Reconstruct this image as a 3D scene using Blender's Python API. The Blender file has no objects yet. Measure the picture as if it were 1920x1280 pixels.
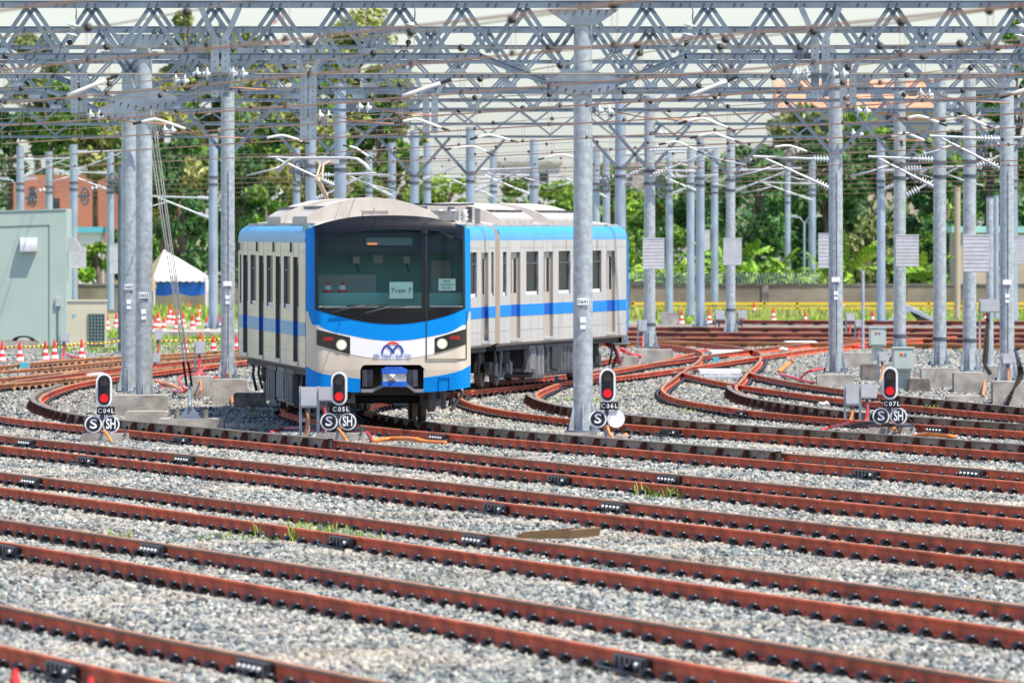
import bpy, math, random
from mathutils import Vector, Matrix
random.seed(7)
SC = bpy.context.scene
COL = SC.collection
# ------------------------------------------------------------------ camera, sky, sun, exposure
F = 20000.0          # focal length in photo pixels (1920 wide)
YH = 428.0           # horizon row of the photo
H = 3.68             # camera height above the ballast
cam_d = bpy.data.cameras.new('camera'); cam = bpy.data.objects.new('camera', cam_d); COL.objects.link(cam)
cam.location = (0, 0, H); cam.rotation_euler = (math.pi/2, 0, 0)
cam_d.sensor_width = 36; cam_d.lens = F/1920*36
cam_d.shift_y = -(640-YH)/1920
cam_d.clip_start = 1; cam_d.clip_end = 6000
cam_d.dof.use_dof = True; cam_d.dof.focus_distance = 178; cam_d.dof.aperture_fstop = 7.0
SC.camera = cam
SUN_EL = math.radians(63)
SUN_AZ = Vector((0.80, -0.60, 0)).normalized()     # horizontal direction towards the sun
w = bpy.data.worlds.new('World'); SC.world = w; w.use_nodes = True
nt = w.node_tree; bg = nt.nodes['Background']
sky = nt.nodes.new('ShaderNodeTexSky'); sky.sky_type = 'NISHITA'; sky.sun_disc = False
sky.sun_elevation = SUN_EL; sky.sun_rotation = math.atan2(SUN_AZ.x, SUN_AZ.y)
sky.air_density = 1.0; sky.dust_density = .9; sky.ozone_density = 3.0
hz = nt.nodes.new('ShaderNodeMixRGB'); hz.blend_type = 'MULTIPLY'; hz.inputs[0].default_value = 1; hz.inputs[2].default_value = (.98, 1.0, 1.09, 1)   # thin white overcast tint
nt.links.new(sky.outputs[0], hz.inputs[1]); nt.links.new(hz.outputs[0], bg.inputs[0]); bg.inputs[1].default_value = 0.145
sd = bpy.data.lights.new('sun', 'SUN'); so = bpy.data.objects.new('sun', sd); COL.objects.link(so)
sd.energy = 4.9; sd.angle = math.radians(0.55); sd.color = (1.0, 0.93, 0.82)
sv = Vector((SUN_AZ.x*math.cos(SUN_EL), SUN_AZ.y*math.cos(SUN_EL), math.sin(SUN_EL)))
so.rotation_euler = sv.to_track_quat('Z', 'Y').to_euler(); so.location = (60, -20, 90)
vs = SC.view_settings; vs.view_transform = 'Standard'; vs.look = 'None'; vs.gamma = 1; vs.exposure = 0.62
vs.use_curve_mapping = False

# ------------------------------------------------------------------ helpers
def G(x, y, z=0.0):                     # photo pixel -> point of the horizontal plane at height z
    D = F*(H-z)/(y-YH); return Vector(((x-960)*D/F, D, z))
def P(x, y, s):                         # photo pixel at scale s (pixels per metre) -> world
    return Vector(((x-960)/s, F/s, H-(y-YH)/s))

class MB:
    def __init__(self): self.v = []; self.f = []; self.m = []; self.sm = []
    def add(self, vs, fs, mi=0, smooth=False):
        b = len(self.v); self.v += [tuple(p) for p in vs]
        for f in fs:
            self.f.append([b+i for i in f]); self.m.append(mi); self.sm.append(smooth)
        return self
    def box(self, x0, x1, y0, y1, z0, z1, mi=0, M=None):
        vs = [Vector((x, y, z)) for z in (z0, z1) for y in (y0, y1) for x in (x0, x1)]
        if M is not None: vs = [M @ p for p in vs]
        return self.add(vs, [(0,2,3,1),(4,5,7,6),(0,1,5,4),(2,6,7,3),(0,4,6,2),(1,3,7,5)], mi)
    def cyl(self, p0, p1, r0, r1=None, n=10, mi=0, caps=True, smooth=True):
        p0 = Vector(p0); p1 = Vector(p1); r1 = r0 if r1 is None else r1
        d = (p1-p0).normalized(); a = d.orthogonal().normalized(); b = d.cross(a)
        vs = []
        for p, r in ((p0, r0), (p1, r1)):
            for i in range(n):
                t = 2*math.pi*i/n; vs.append(p+a*(r*math.cos(t))+b*(r*math.sin(t)))
        fs = [(i, (i+1) % n, n+(i+1) % n, n+i) for i in range(n)]
        self.add(vs, fs, mi, smooth)
        if caps: self.add(vs, [tuple(range(n-1, -1, -1)), tuple(range(n, 2*n))], mi)
        return self
    def tube(self, pts, r, n=6, mi=0, smooth=True):
        pts = [Vector(p) for p in pts]; vs = []; N = len(pts)
        prev = None
        for k, p in enumerate(pts):
            d = (pts[min(k+1, N-1)]-pts[max(k-1, 0)]).normalized()
            a = d.orthogonal().normalized() if prev is None else (prev-d*prev.dot(d)).normalized()
            prev = a; b = d.cross(a)
            rr = r[k] if isinstance(r, (list, tuple)) else r
            vs += [p+a*(rr*math.cos(2*math.pi*i/n))+b*(rr*math.sin(2*math.pi*i/n)) for i in range(n)]
        fs = [(k*n+i, k*n+(i+1) % n, (k+1)*n+(i+1) % n, (k+1)*n+i) for k in range(N-1) for i in range(n)]
        fs += [tuple(range(n-1, -1, -1)), tuple(range((N-1)*n, N*n))]
        return self.add(vs, fs, mi, smooth)
    def curve(self, pts, r, n=7, mi=0, k=5):
        P3 = [Vector(p) for p in pts]; out = []
        for i in range(len(P3)-1):
            p0 = P3[max(0, i-1)]; p1 = P3[i]; p2 = P3[i+1]; p3 = P3[min(len(P3)-1, i+2)]
            for j in range(k):
                t = j/k; out.append(.5*((2*p1)+(p2-p0)*t+(2*p0-5*p1+4*p2-p3)*t*t+(3*p1-p0-3*p2+p3)*t**3))
        return self.tube(out+[P3[-1]], r, n, mi)
    def prism(self, poly, y0, y1, mi=0, ax='y', M=None):   # poly in (x,z) extruded along y
        n = len(poly)
        if ax == 'y': vs = [Vector((p[0], y, p[1])) for y in (y0, y1) for p in poly]
        elif ax == 'x': vs = [Vector((x, p[0], p[1])) for x in (y0, y1) for p in poly]
        else: vs = [Vector((p[0], p[1], z)) for z in (y0, y1) for p in poly]
        if M is not None: vs = [M @ p for p in vs]
        fs = [tuple(range(n)), tuple(range(2*n-1, n-1, -1))]+[(i, n+i, n+(i+1) % n, (i+1) % n) for i in range(n)]
        return self.add(vs, fs, mi)
    def lathe(self, c, axis, prof, n=12, mi=0):            # prof: (distance along axis, radius)
        c = Vector(c); d = Vector(axis).normalized(); a = d.orthogonal().normalized(); b = d.cross(a)
        vs = [c+d*t+a*(r*math.cos(2*math.pi*i/n))+b*(r*math.sin(2*math.pi*i/n)) for t, r in prof for i in range(n)]
        fs = [(k*n+i, k*n+(i+1) % n, (k+1)*n+(i+1) % n, (k+1)*n+i) for k in range(len(prof)-1) for i in range(n)]
        fs += [tuple(range(n-1, -1, -1)), tuple(range((len(prof)-1)*n, len(prof)*n))]
        return self.add(vs, fs, mi, True)
    def ball(self, c, r, mi=0, n=8):
        return self.lathe((c[0], c[1], c[2]-r), (0, 0, 1), [(r-r*math.cos(math.pi*k/5), max(1e-4, r*math.sin(math.pi*k/5))) for k in range(6)], n, mi)
    def mesh(self, name, mats, off=None):
        me = bpy.data.meshes.new(name)
        vs = self.v if off is None else [(p[0]-off[0], p[1]-off[1], p[2]-off[2]) for p in self.v]
        me.from_pydata(vs, [], self.f)
        if not isinstance(mats, (list, tuple)): mats = [mats]
        for m in mats: me.materials.append(m)
        me.polygons.foreach_set('material_index', self.m)
        me.polygons.foreach_set('use_smooth', self.sm)
        me.update(); return me
    def build(self, name, mats, parent=None, world=True, rot=False):
        """Link as ONE object. world=True: vertices are world coordinates, made local to the root."""
        off = ROOT.get(parent.name) if (parent is not None and world) else None
        return place(name, self.mesh(name, mats, off), parent)
ROOT = {}
def place(name, me, parent=None, loc=(0, 0, 0), rz=0.0):
    o = bpy.data.objects.new(name, me); COL.objects.link(o)
    o.location = loc
    if rz: o.rotation_euler = (0, 0, rz)
    if parent is not None:
        o.parent = parent
        ROOT[o.name] = ROOT.get(parent.name, Vector((0, 0, 0)))
    return o
def thing(name, label, cat, loc=(0, 0, 0), group=None, rz=0.0):
    o = bpy.data.objects.new(name, None); COL.objects.link(o); o.location = loc
    o.empty_display_size = .2
    if rz: o.rotation_euler = (0, 0, rz)
    o['label'] = label; o['category'] = cat
    if group: o['group'] = group
    ROOT[o.name] = Vector(loc) if not rz else Vector((0, 0, 0))
    return o
def tag(o, label, cat, group=None):
    o['label'] = label; o['category'] = cat
    if group: o['group'] = group
    return o
def structure(o): o['kind'] = 'structure'; return o
def stuff(o): o['kind'] = 'stuff'; return o

def text_mesh(txt, size, mat, depth=0.004, bold=0.0, M=None, spc=1.0):
    """Lettering as a mesh in the XZ plane facing -Y, centred on its origin."""
    cu = bpy.data.curves.new('lettering', 'FONT'); cu.body = txt; cu.size = size; cu.extrude = depth/2
    cu.align_x = 'CENTER'; cu.align_y = 'CENTER'; cu.offset = bold; cu.resolution_u = 3; cu.space_character = spc
    ob = bpy.data.objects.new('lettering', cu); COL.objects.link(ob)
    bpy.context.view_layer.update()
    me = bpy.data.meshes.new_from_object(ob.evaluated_get(bpy.context.evaluated_depsgraph_get()))
    bpy.data.objects.remove(ob); bpy.data.curves.remove(cu)
    R = Matrix.Rotation(math.pi/2, 4, 'X')
    me.transform(R if M is None else M @ R)
    me.materials.clear(); me.materials.append(mat)
    return me

# ------------------------------------------------------------------ materials
def mat(name, col, rough=.6, metal=0., var=0., scale=4., bump=0., col2=None, bscale=None, spec=.5, coat=0., detail=5, stretch=None, emit=None, es=0., ramp=(.35, .65)):
    m = bpy.data.materials.new(name); m.use_nodes = True; t = m.node_tree; b = t.nodes['Principled BSDF']
    b.inputs['Roughness'].default_value = rough; b.inputs['Metallic'].default_value = metal
    b.inputs['Specular IOR Level'].default_value = spec; b.inputs['Coat Weight'].default_value = coat
    b.inputs['Base Color'].default_value = (*col, 1)
    if emit: b.inputs['Emission Color'].default_value = (*emit, 1); b.inputs['Emission Strength'].default_value = es
    if var or col2 or bump:
        tc = t.nodes.new('ShaderNodeNewGeometry'); mp = t.nodes.new('ShaderNodeMapping')
        t.links.new(tc.outputs['Position'], mp.inputs['Vector'])
        if stretch: mp.inputs['Scale'].default_value = stretch
        n = t.nodes.new('ShaderNodeTexNoise'); n.inputs['Scale'].default_value = scale; n.inputs['Detail'].default_value = detail
        t.links.new(mp.outputs[0], n.inputs['Vector'])
        if var or col2:
            cr = t.nodes.new('ShaderNodeValToRGB'); e = cr.color_ramp.elements
            c1 = tuple(c*(1-var) for c in col); c2 = col2 if col2 else tuple(min(1, c*(1+var)) for c in col)
            e[0].position, e[1].position = ramp; e[0].color = (*c1, 1); e[1].color = (*c2, 1)
            t.links.new(n.outputs['Fac'], cr.inputs[0]); t.links.new(cr.outputs[0], b.inputs['Base Color'])
        if bump:
            n2 = n
            if bscale:
                n2 = t.nodes.new('ShaderNodeTexNoise'); n2.inputs['Scale'].default_value = bscale; n2.inputs['Detail'].default_value = 4
                t.links.new(mp.outputs[0], n2.inputs['Vector'])
            bp = t.nodes.new('ShaderNodeBump'); bp.inputs['Strength'].default_value = bump; bp.inputs['Distance'].default_value = .03
            t.links.new(n2.outputs['Fac'], bp.inputs['Height']); t.links.new(bp.outputs[0], b.inputs['Normal'])
    return m
def stone_mat(name, cols):
    m = bpy.data.materials.new(name); m.use_nodes = True; t = m.node_tree; b = t.nodes['Principled BSDF']
    b.inputs['Roughness'].default_value = .85
    oi = t.nodes.new('ShaderNodeObjectInfo'); cr = t.nodes.new('ShaderNodeValToRGB'); cr.color_ramp.interpolation = 'CONSTANT'
    e = cr.color_ramp.elements
    while len(e) < len(cols): e.new(.5)
    for i, c in enumerate(cols): e[i].position = i/len(cols); e[i].color = (*c, 1)
    t.links.new(oi.outputs['Random'], cr.inputs[0])
    n = t.nodes.new('ShaderNodeTexNoise'); n.inputs['Scale'].default_value = 30
    g = t.nodes.new('ShaderNodeNewGeometry'); t.links.new(g.outputs['Position'], n.inputs['Vector'])
    mx = t.nodes.new('ShaderNodeMixRGB'); mx.blend_type = 'MULTIPLY'; mx.inputs[0].default_value = .35
    t.links.new(cr.outputs[0], mx.inputs[1]); t.links.new(n.outputs['Color'], mx.inputs[2])
    # broad dusty patches over the bed
    n3 = t.nodes.new('ShaderNodeTexNoise'); n3.inputs['Scale'].default_value = .35; n3.inputs['Detail'].default_value = 4
    t.links.new(g.outputs['Position'], n3.inputs['Vector'])
    r3 = t.nodes.new('ShaderNodeValToRGB'); r3.color_ramp.elements[0].position = .5; r3.color_ramp.elements[1].position = .72
    t.links.new(n3.outputs['Fac'], r3.inputs[0])
    m3 = t.nodes.new('ShaderNodeMixRGB'); m3.inputs[2].default_value = (.50, .43, .33, 1)
    sc = t.nodes.new('ShaderNodeMath'); sc.operation = 'MULTIPLY'; sc.inputs[1].default_value = .75
    t.links.new(r3.outputs[0], sc.inputs[0]); t.links.new(sc.outputs[0], m3.inputs[0]); t.links.new(mx.outputs[0], m3.inputs[1])
    # oily and rusty stains
    n4 = t.nodes.new('ShaderNodeTexNoise'); n4.inputs['Scale'].default_value = .22; n4.inputs['Detail'].default_value = 5
    mp = t.nodes.new('ShaderNodeMapping'); mp.inputs['Location'].default_value = (31, 7, 0); mp.inputs['Scale'].default_value = (2.2, 1, 1)
    t.links.new(g.outputs['Position'], mp.inputs['Vector']); t.links.new(mp.outputs[0], n4.inputs['Vector'])
    r4 = t.nodes.new('ShaderNodeValToRGB'); r4.color_ramp.elements[0].position = .55; r4.color_ramp.elements[1].position = .75
    t.links.new(n4.outputs['Fac'], r4.inputs[0]); m4 = t.nodes.new('ShaderNodeMixRGB'); m4.blend_type = 'MULTIPLY'; m4.inputs[2].default_value = (.50, .40, .33, 1)
    t.links.new(r4.outputs[0], m4.inputs[0]); t.links.new(m3.outputs[0], m4.inputs[1])
    t.links.new(m4.outputs[0], b.inputs['Base Color'])
    return m
def glass_mat(name, tint, rough=.02):
    m = bpy.data.materials.new(name); m.use_nodes = True; t = m.node_tree; t.nodes.remove(t.nodes['Principled BSDF'])
    tr = t.nodes.new('ShaderNodeBsdfTransparent'); tr.inputs[0].default_value = (*tint, 1)
    gl = t.nodes.new('ShaderNodeBsdfGlossy'); gl.inputs['Roughness'].default_value = rough
    fr = t.nodes.new('ShaderNodeFresnel'); fr.inputs[0].default_value = 1.28
    mx = t.nodes.new('ShaderNodeMixShader'); t.links.new(fr.outputs[0], mx.inputs[0]); t.links.new(tr.outputs[0], mx.inputs[1]); t.links.new(gl.outputs[0], mx.inputs[2])
    t.links.new(mx.outputs[0], t.nodes['Material Output'].inputs[0]); return m
M = dict(
    rail=mat('rail_red_oxide', (.57, .094, .026), .75, .0, .35, 2.2, .15, bscale=40),
    rail_dull=mat('rail_dull_maroon', (.22, .055, .038), .8, 0, .35, 1.5),
    rail_top=mat('rail_head_worn', (.42, .19, .075), .5, .2, .3, 3, ramp=(.3, .7)),
    rail_gauge=mat('rail_gauge_face', (.15, .055, .02), .5, .4, .3, 3),
    rail_brown=mat('rail_brown_rust', (.44, .19, .065), .7, .1, .3, 2, .15, bscale=40),
    clip=mat('fastening_dark_steel', (.035, .035, .04), .33, .6, .3, 20),
    sleeper=mat('sleeper_concrete', (.48, .43, .36), .9, 0, .25, 6, .3, bscale=60),
    guard=mat('guard_rail_steel', (.24, .205, .16), .6, .4, .35, 4),
    guard_rib=mat('guard_rail_bracket', (.16, .05, .035), .7, .2, .3, 6),  # real brackets; the dark red paints in their shadow triangles
    joint=mat('insulated_joint_black', (.02, .02, .022), .4, 0, .2, 10),
    bolt_white=mat('joint_bolt_zinc', (.75, .75, .72), .3, .6),
    concrete=mat('weathered_concrete', (.36, .33, .285), .9, 0, .28, 3, .35, bscale=40),
    concrete_dark=mat('stained_concrete', (.17, .15, .125), .92, 0, .4, 4, .4, bscale=40),
    galv=mat('galvanised_steel', (.41, .445, .455), .42, .3, .17, 9, .1, bscale=20, stretch=(1, 1, 1.1), detail=8, ramp=(.38, .64)),
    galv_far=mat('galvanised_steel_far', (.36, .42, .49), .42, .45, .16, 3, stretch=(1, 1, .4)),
    steel=mat('gantry_steel', (.145, .185, .222), .5, .3, .22, 1.5),
    steel_light=mat('gantry_plate_steel', (.22, .262, .295), .5, .3, .2, 3),
    steel_dark=mat('dark_steel_band', (.09, .11, .13), .6, .3),
    bolt=mat('maroon_bolts', (.09, .03, .034), .5),
    copper=mat('overhead_copper_wire', (.40, .185, .095), .5, .5),
    messenger=mat('messenger_cable', (.36, .27, .17), .55, .4),
    black=mat('black_rubber', (.014, .014, .015), .5),
    white_porc=mat('white_porcelain', (.60, .63, .64), .25, 0, .08, 8),
    white_tube=mat('white_fibreglass_tube', (.80, .77, .70), .4),
    white=mat('white_paint', (.80, .80, .78), .5, 0, .06, 3),
    white_label=mat('white_label', (.85, .85, .83), .6),
    sign_black=mat('sign_black', (.012, .012, .013), .45),
    red_lamp=mat('red_signal_lamp', (.5, .006, .012), .3, emit=(1, .008, .02), es=.45),
    lamp_off=mat('unlit_signal_lens', (.045, .045, .05), .12, spec=.9),
    orange=mat('orange_conduit', (.75, .22, .04), .5, 0, .15, 5),
    red=mat('red_conduit', (.65, .035, .03), .45, 0, .2, 5),
    yellow=mat('yellow_plastic', (.80, .52, .03), .5),
    cone_red=mat('cone_red', (.72, .035, .025), .5, 0, .12, 9),
    cone_white=mat('cone_reflective_white', (.78, .75, .72), .45, 0, .1, 9),
    cream_hazed=mat('train_side_cream_grey', (.53, .505, .48), .4, .05, .10, 2.2, coat=.15, stretch=(1, 1, .22), detail=6),  # body cream greyed: haze and shade on the rear cars put into the colour
    cream=mat('train_cream_paint', (.62, .535, .42), .35, 0, .09, 2.2, coat=.2, stretch=(1, 1, .22), detail=6),
    cream_dark=mat('train_door_cream', (.50, .45, .37), .4, .1, .05, 1),
    train_white=mat('train_white_band', (.78, .77, .76), .3, 0, .03, 1, coat=.4),
    blue=mat('train_blue', (.002, .235, .66), .5, 0, .05, 1, spec=.12),
    blue_roof=mat('train_roof_cyan_blue', (.006, .33, .80), .28, 0, .06, 1, spec=.6),
    blue_light=mat('train_roof_blue', (.07, .32, .58), .4, 0, .06, 1, spec=.4),
    blue_deep=mat('train_deep_blue', (.006, .10, .46), .5, spec=.15),
    train_black=mat('train_black_mask', (.006, .007, .009), .16, spec=.3),
    roofgrey=mat('train_roof_cream', (.46, .41, .36), .6, 0, .15, 2),
    acgrey=mat('air_conditioner_casing', (.52, .47, .41), .55, 0, .1, 3),
    under=mat('underframe_grey', (.09, .092, .095), .6, .3, .4, 4),
    under_light=mat('underframe_box', (.19, .192, .195), .6, .2, .25, 4),
    seam=mat('panel_seam_line', (.33, .30, .26), .7),  # thin seam strips, darker than the body paint
    jamb_light=mat('door_jamb_cream_grey', (.24, .21, .18), .6),
    jamb=mat('door_jamb_shaded', (.075, .066, .058), .7),  # front car's door recess shade painted into a darker jamb
    under_dark=mat('underframe_dark', (.025, .026, .028), .7),
    wheel=mat('wheel_steel', (.11, .085, .07), .45, .6, .3, 5),
    glass_front=glass_mat('windscreen_tint', (.84, .98, .94)),
    glass=mat('dark_side_glass', (.008, .012, .024), .2, spec=.015),
    cab=mat('cab_wall', (.20, .42, .37), .7),
    cab_dark=mat('cab_dark_trim', (.03, .035, .035), .6),
    paper=mat('green_tinted_paper', (.86, .95, .80), .8),
    ink=mat('printed_ink', (.03, .07, .06), .8),
    headlight_black=mat('headlight_housing', (.012, .012, .013), .15, coat=.4),
    lamp_on=mat('headlight_lens', (.55, .53, .38), .1, emit=(1, .95, .62), es=.42),
    chrome=mat('chrome_ring', (.7, .7, .66), .15, .9),
    tail_red=mat('tail_lamp_red', (.28, .012, .015), .25),
    logo_red=mat('logo_red', (.68, .04, .03), .4), logo_blue=mat('logo_blue', (.012, .05, .33), .4),
    cover_blue=mat('coupler_cover_blue', (.008, .09, .44), .55, 0, .3, 12, .3),
    silver=mat('machined_steel', (.55, .54, .50), .4, .6, .2, 10),
    hut=mat('hut_green_wall', (.37, .46, .395), .75, 0, .06, .6, .05, bscale=30),
    joint_line=mat('wall_joint', (.15, .2, .19), .8),
    ac_cream=mat('condenser_cream', (.60, .54, .39), .5, 0, .06, 1),
    ac_grille=mat('condenser_grille', (.018, .05, .055), .6),
    cabinet=mat('cabinet_pale_green', (.42, .49, .435), .5, 0, .07, 3),
    boxgrey=mat('junction_box_grey', (.44, .45, .46), .5, 0, .08, 4),
    rib_grey=mat('ribbed_box_grey', (.53, .525, .54), .6, 0, .1, 5),
    wood=mat('weathered_plank', (.36, .22, .09), .85, 0, .4, 6, .3, stretch=(1, .15, 1), col2=(.22, .12, .05)),
    tent_white=mat('tent_white_canvas', (.80, .78, .74), .7, 0, .05, 1),
    tent_shaded=mat('tent_shaded_canvas', (.62, .47, .22), .75),  # left side of the tent: its shade painted as a tan canvas colour
    tarp_blue=mat('blue_tarpaulin', (.012, .14, .50), .5, 0, .3, 2, .4),
    tarp_grey=mat('grey_tarpaulin', (.26, .30, .36), .6, 0, .25, 1.5),
    wall=mat('stained_boundary_wall', (.24, .205, .145), .92, 0, .35, .5, .2, bscale=8),
    terracotta=mat('terracotta_wall', (.46, .18, .115), .85, 0, .14, .4),
    orange_roof=mat('orange_tiles', (.56, .26, .15), .8, 0, .18, 1),
    pale_wall=mat('pale_far_wall', (.62, .60, .55), .85, 0, .08, .3),
    beige_wall=mat('beige_shed_wall', (.42, .35, .26), .85, 0, .15, .6),
    teal_roof=mat('teal_metal_roof', (.30, .58, .53), .5, 0, .12, 1),
    arm_tan=mat('pantograph_arm_tan', (.42, .34, .24), .5),
    led=mat('orange_display_led', (.6, .1, .03), .5, emit=(1, .22, .06), es=1.2),
    tube_silver=mat('silver_tube', (.46, .49, .52), .45, .3),
    teal=mat('teal_paint', (.10, .42, .50), .6),
    window=mat('far_window', (.03, .045, .055), .2),
    bark=mat('bark', (.12, .09, .06), .9, 0, .3, 3),
    red_mast=mat('mast_red', (.62, .12, .14), .6),
)
LEAF = {}
def leafmats(key, cols):
    LEAF[key] = []
    for i, c in enumerate(cols):
        m = mat('foliage_%s_%d' % (key, i), c, .55, 0, .3, .8, spec=.3); b = m.node_tree.nodes['Principled BSDF']
        b.inputs['Transmission Weight'].default_value = 0
        LEAF[key].append(m)
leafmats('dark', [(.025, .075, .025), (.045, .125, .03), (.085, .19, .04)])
leafmats('mid', [(.05, .13, .025), (.105, .22, .03), (.18, .31, .04)])
leafmats('bright', [(.09, .21, .02), (.18, .34, .025), (.28, .42, .04)])
leafmats('yellow', [(.19, .22, .05), (.29, .31, .075), (.38, .38, .11)])
leafmats('olive', [(.14, .18, .05), (.20, .24, .07), (.27, .30, .10)])

# ------------------------------------------------------------------ ground, ballast
def smooth_noise(x, y):
    return (math.sin(x*.9+1.3*math.sin(y*.31))*math.sin(y*.23+.7) + .6*math.sin(x*2.1+y*.17+2)*math.sin(y*.61+x*.4) + .35*math.sin(x*4.7+y*.9)*math.sin(y*1.7-x*1.3))
# centre lines of the tracks: (depth, lateral)
TR = {
 'A': [(58, 3.8), (70, 1.1), (82.8, -1.91), (99.2, -5.57), (108, -7.55)],
 'B': [(60, 7.9), (74, 4.75), (84.1, 2.66), (95.2, .38), (110.8, -2.95), (128.8, -7.05), (138, -9.2)],
 'C': [(68, 10.7), (84, 7.2), (99.3, 3.92), (114.2, .63), (132.5, -3.38), (153.8, -8.25), (164, -10.6)],
 'D': [(84, 12.4), (100, 8.75), (117.9, 4.83), (135.4, .92), (156.6, -3.82), (180.9, -9.52), (192, -12)],
 'E': [(98, 13.9), (114, 10.2), (128.3, 7.0), (146.6, 2.75), (153.2, 1.25), (174.5, -3.3), (185, -5.75), (197, -8.4), (212.8, -10.15), (233, -10.75), (244, -10.6), (256, -9.95), (268, -9.1), (290, -7.2), (310, -5.2)],
 'F': [(118, 14.7), (135, 10.7), (147, 7.95), (153.5, 6.5), (167.5, 3.15), (174.6, 1.45), (183.2, -.5), (190.5, -2.0), (201.7, -3.35), (210.5, -3.7), (220, -3.05), (230.5, -1.75), (240, -.3), (251, 1.4), (270, 3.65), (285, 5.2), (297, 6.45), (312, 8.1), (330, 10.6), (346, 13.6)],
 'G': [(138, 15.6), (153, 11.9), (166.3, 8.8), (172, 7.45), (178.6, 5.95), (189, 3.3), (197, 1.8), (207, .5), (217, -.15), (226, -.3), (236, 0), (251, .75), (279, 2.9), (300, 4.3)],
 'H': [(158, 15.6), (175, 11.6), (188, 8.75), (196, 6.95), (205.3, 5.4), (211, 4.85), (219, 4.25), (228, 4.07), (252.7, 4.7), (288, 5.9), (304, 6.2), (313, 6.0), (325, 5.2), (340, 3.6)],
 'I': [(170, 15.8), (186, 12.6), (200, 10.3), (207, 9.25), (212.8, 8.5), (221, 7.45), (232.6, 6.4), (239, 5.9), (252, 5.2), (262, 4.9)],
 'J': [(238, -16.6), (255, -14.4), (272, -12.3), (287, -10.9), (297, -9.0), (315, -6.2), (335, -3)],
 'K': [(232, -13.4), (245, -11.75), (256, -10.6), (268, -9.6), (284, -7.9), (300, -6.1), (320, -3.6)],
}
def spline(pts):
    """C1 cubic Hermite through the points; returns f(d) -> (x, dx/dd)."""
    n = len(pts); h = [(pts[i+1][1]-pts[i][1])/(pts[i+1][0]-pts[i][0]) for i in range(n-1)]
    t = [h[0]]+[(h[i-1]*(pts[i+1][0]-pts[i][0])+h[i]*(pts[i][0]-pts[i-1][0]))/(pts[i+1][0]-pts[i-1][0]) for i in range(1, n-1)]+[h[-1]]
    def ev(d):
        i = 0
        while i < n-2 and d > pts[i+1][0]: i += 1
        L = pts[i+1][0]-pts[i][0]; u = (d-pts[i][0])/L
        a, b = pts[i][1], pts[i+1][1]; m0, m1 = t[i]*L, t[i+1]*L
        x = (2*u**3-3*u*u+1)*a+(u**3-2*u*u+u)*m0+(-2*u**3+3*u*u)*b+(u**3-u*u)*m1
        dx = ((6*u*u-6*u)*a+(3*u*u-4*u+1)*m0+(-6*u*u+6*u)*b+(3*u*u-2*u)*m1)/L
        return x, dx
    return ev
TF = {k: spline(v) for k, v in TR.items()}

g = MB(); xs = [-900, -300, -120, -60, -40]+[-30+2*i for i in range(31)]+[40, 60, 120, 300, 900]
ys = [-40, 20, 50]+[70+6*i for i in range(60)]+[440, 470, 500, 560, 700, 1000, 2000, 5200]
vs = [(x, y, -.12) for y in ys for x in xs]
nx = len(xs)
g.add(vs, [(j*nx+i, j*nx+i+1, (j+1)*nx+i+1, (j+1)*nx+i) for j in range(len(ys)-1) for i in range(nx-1)], 0, True)
def ground_mat():
    m = bpy.data.materials.new('ground_earth_and_grass'); m.use_nodes = True; t = m.node_tree; b = t.nodes['Principled BSDF']
    b.inputs['Roughness'].default_value = .95
    ge = t.nodes.new('ShaderNodeNewGeometry')
    n = t.nodes.new('ShaderNodeTexNoise'); n.inputs['Scale'].default_value = .12; n.inputs['Detail'].default_value = 6
    n2 = t.nodes.new('ShaderNodeTexNoise'); n2.inputs['Scale'].default_value = 9; n2.inputs['Detail'].default_value = 5
    for k in (n, n2): t.links.new(ge.outputs['Position'], k.inputs['Vector'])
    cr = t.nodes.new('ShaderNodeValToRGB'); e = cr.color_ramp.elements
    e[0].position = .42; e[0].color = (.33, .29, .22, 1); e[1].position = .56; e[1].color = (.15, .21, .035, 1)
    t.links.new(n.outputs['Fac'], cr.inputs[0])
    mx = t.nodes.new('ShaderNodeMixRGB'); mx.blend_type = 'OVERLAY'; mx.inputs[0].default_value = .6
    t.links.new(cr.outputs[0], mx.inputs[1]); t.links.new(n2.outputs['Color'], mx.inputs[2]); t.links.new(mx.outputs[0], b.inputs['Base Color'])
    return m
structure(g.build('ground', ground_mat()))

def ballast_z(x, y):
    z = .055*smooth_noise(x*.8, y*.8)
    for k in 'ABCDEFGHI':
        d0, d1 = TR[k][0][0], TR[k][-1][0]
        if d0 <= y <= d1:
            c, dx = TF[k](y); u = abs(x-c)/math.sqrt(1+dx*dx)
            if u < 1.5: z = min(z, .012) * (.35 if u < 1.15 else .35+.65*(u-1.15)/.35); break
    return z
bed_mat = mat('ballast_bed', (.10, .10, .098), .95, 0, .5, 22, .6, col2=(.33, .31, .27), bscale=40)  # bed painted dark to stand in for shadow between the stones
def bed(name, x0f, y0, y1, sx, sy, zoff=0.0):
    b = MB(); ny = int((y1-y0)/sy); rows = []
    for j in range(ny+1):
        y = y0+(y1-y0)*j/ny; xl, xr = x0f(y); nxx = int((x0f(y1)[1]-x0f(y1)[0])/sx)
        rows.append([(xl+(xr-xl)*i/nxx, y) for i in range(nxx+1)])
    vs = [(x, y, ballast_z(x, y)+zoff) for r in rows for x, y in r]; n = len(rows[0])
    b.add(vs, [(j*n+i, j*n+i+1, (j+1)*n+i+1, (j+1)*n+i) for j in range(ny) for i in range(n-1)], 0, True)
    return b.build(name, bed_mat)
near_bed = structure(bed('ballast_bed', lambda y: (-.05*y-4.0, .05*y+6.5), 60, 200, .55, .8))
far_bed = structure(bed('ballast_bed', lambda y: (-.055*y-4, .055*y+7.5), 200, 352, .9, 1.2))
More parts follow.
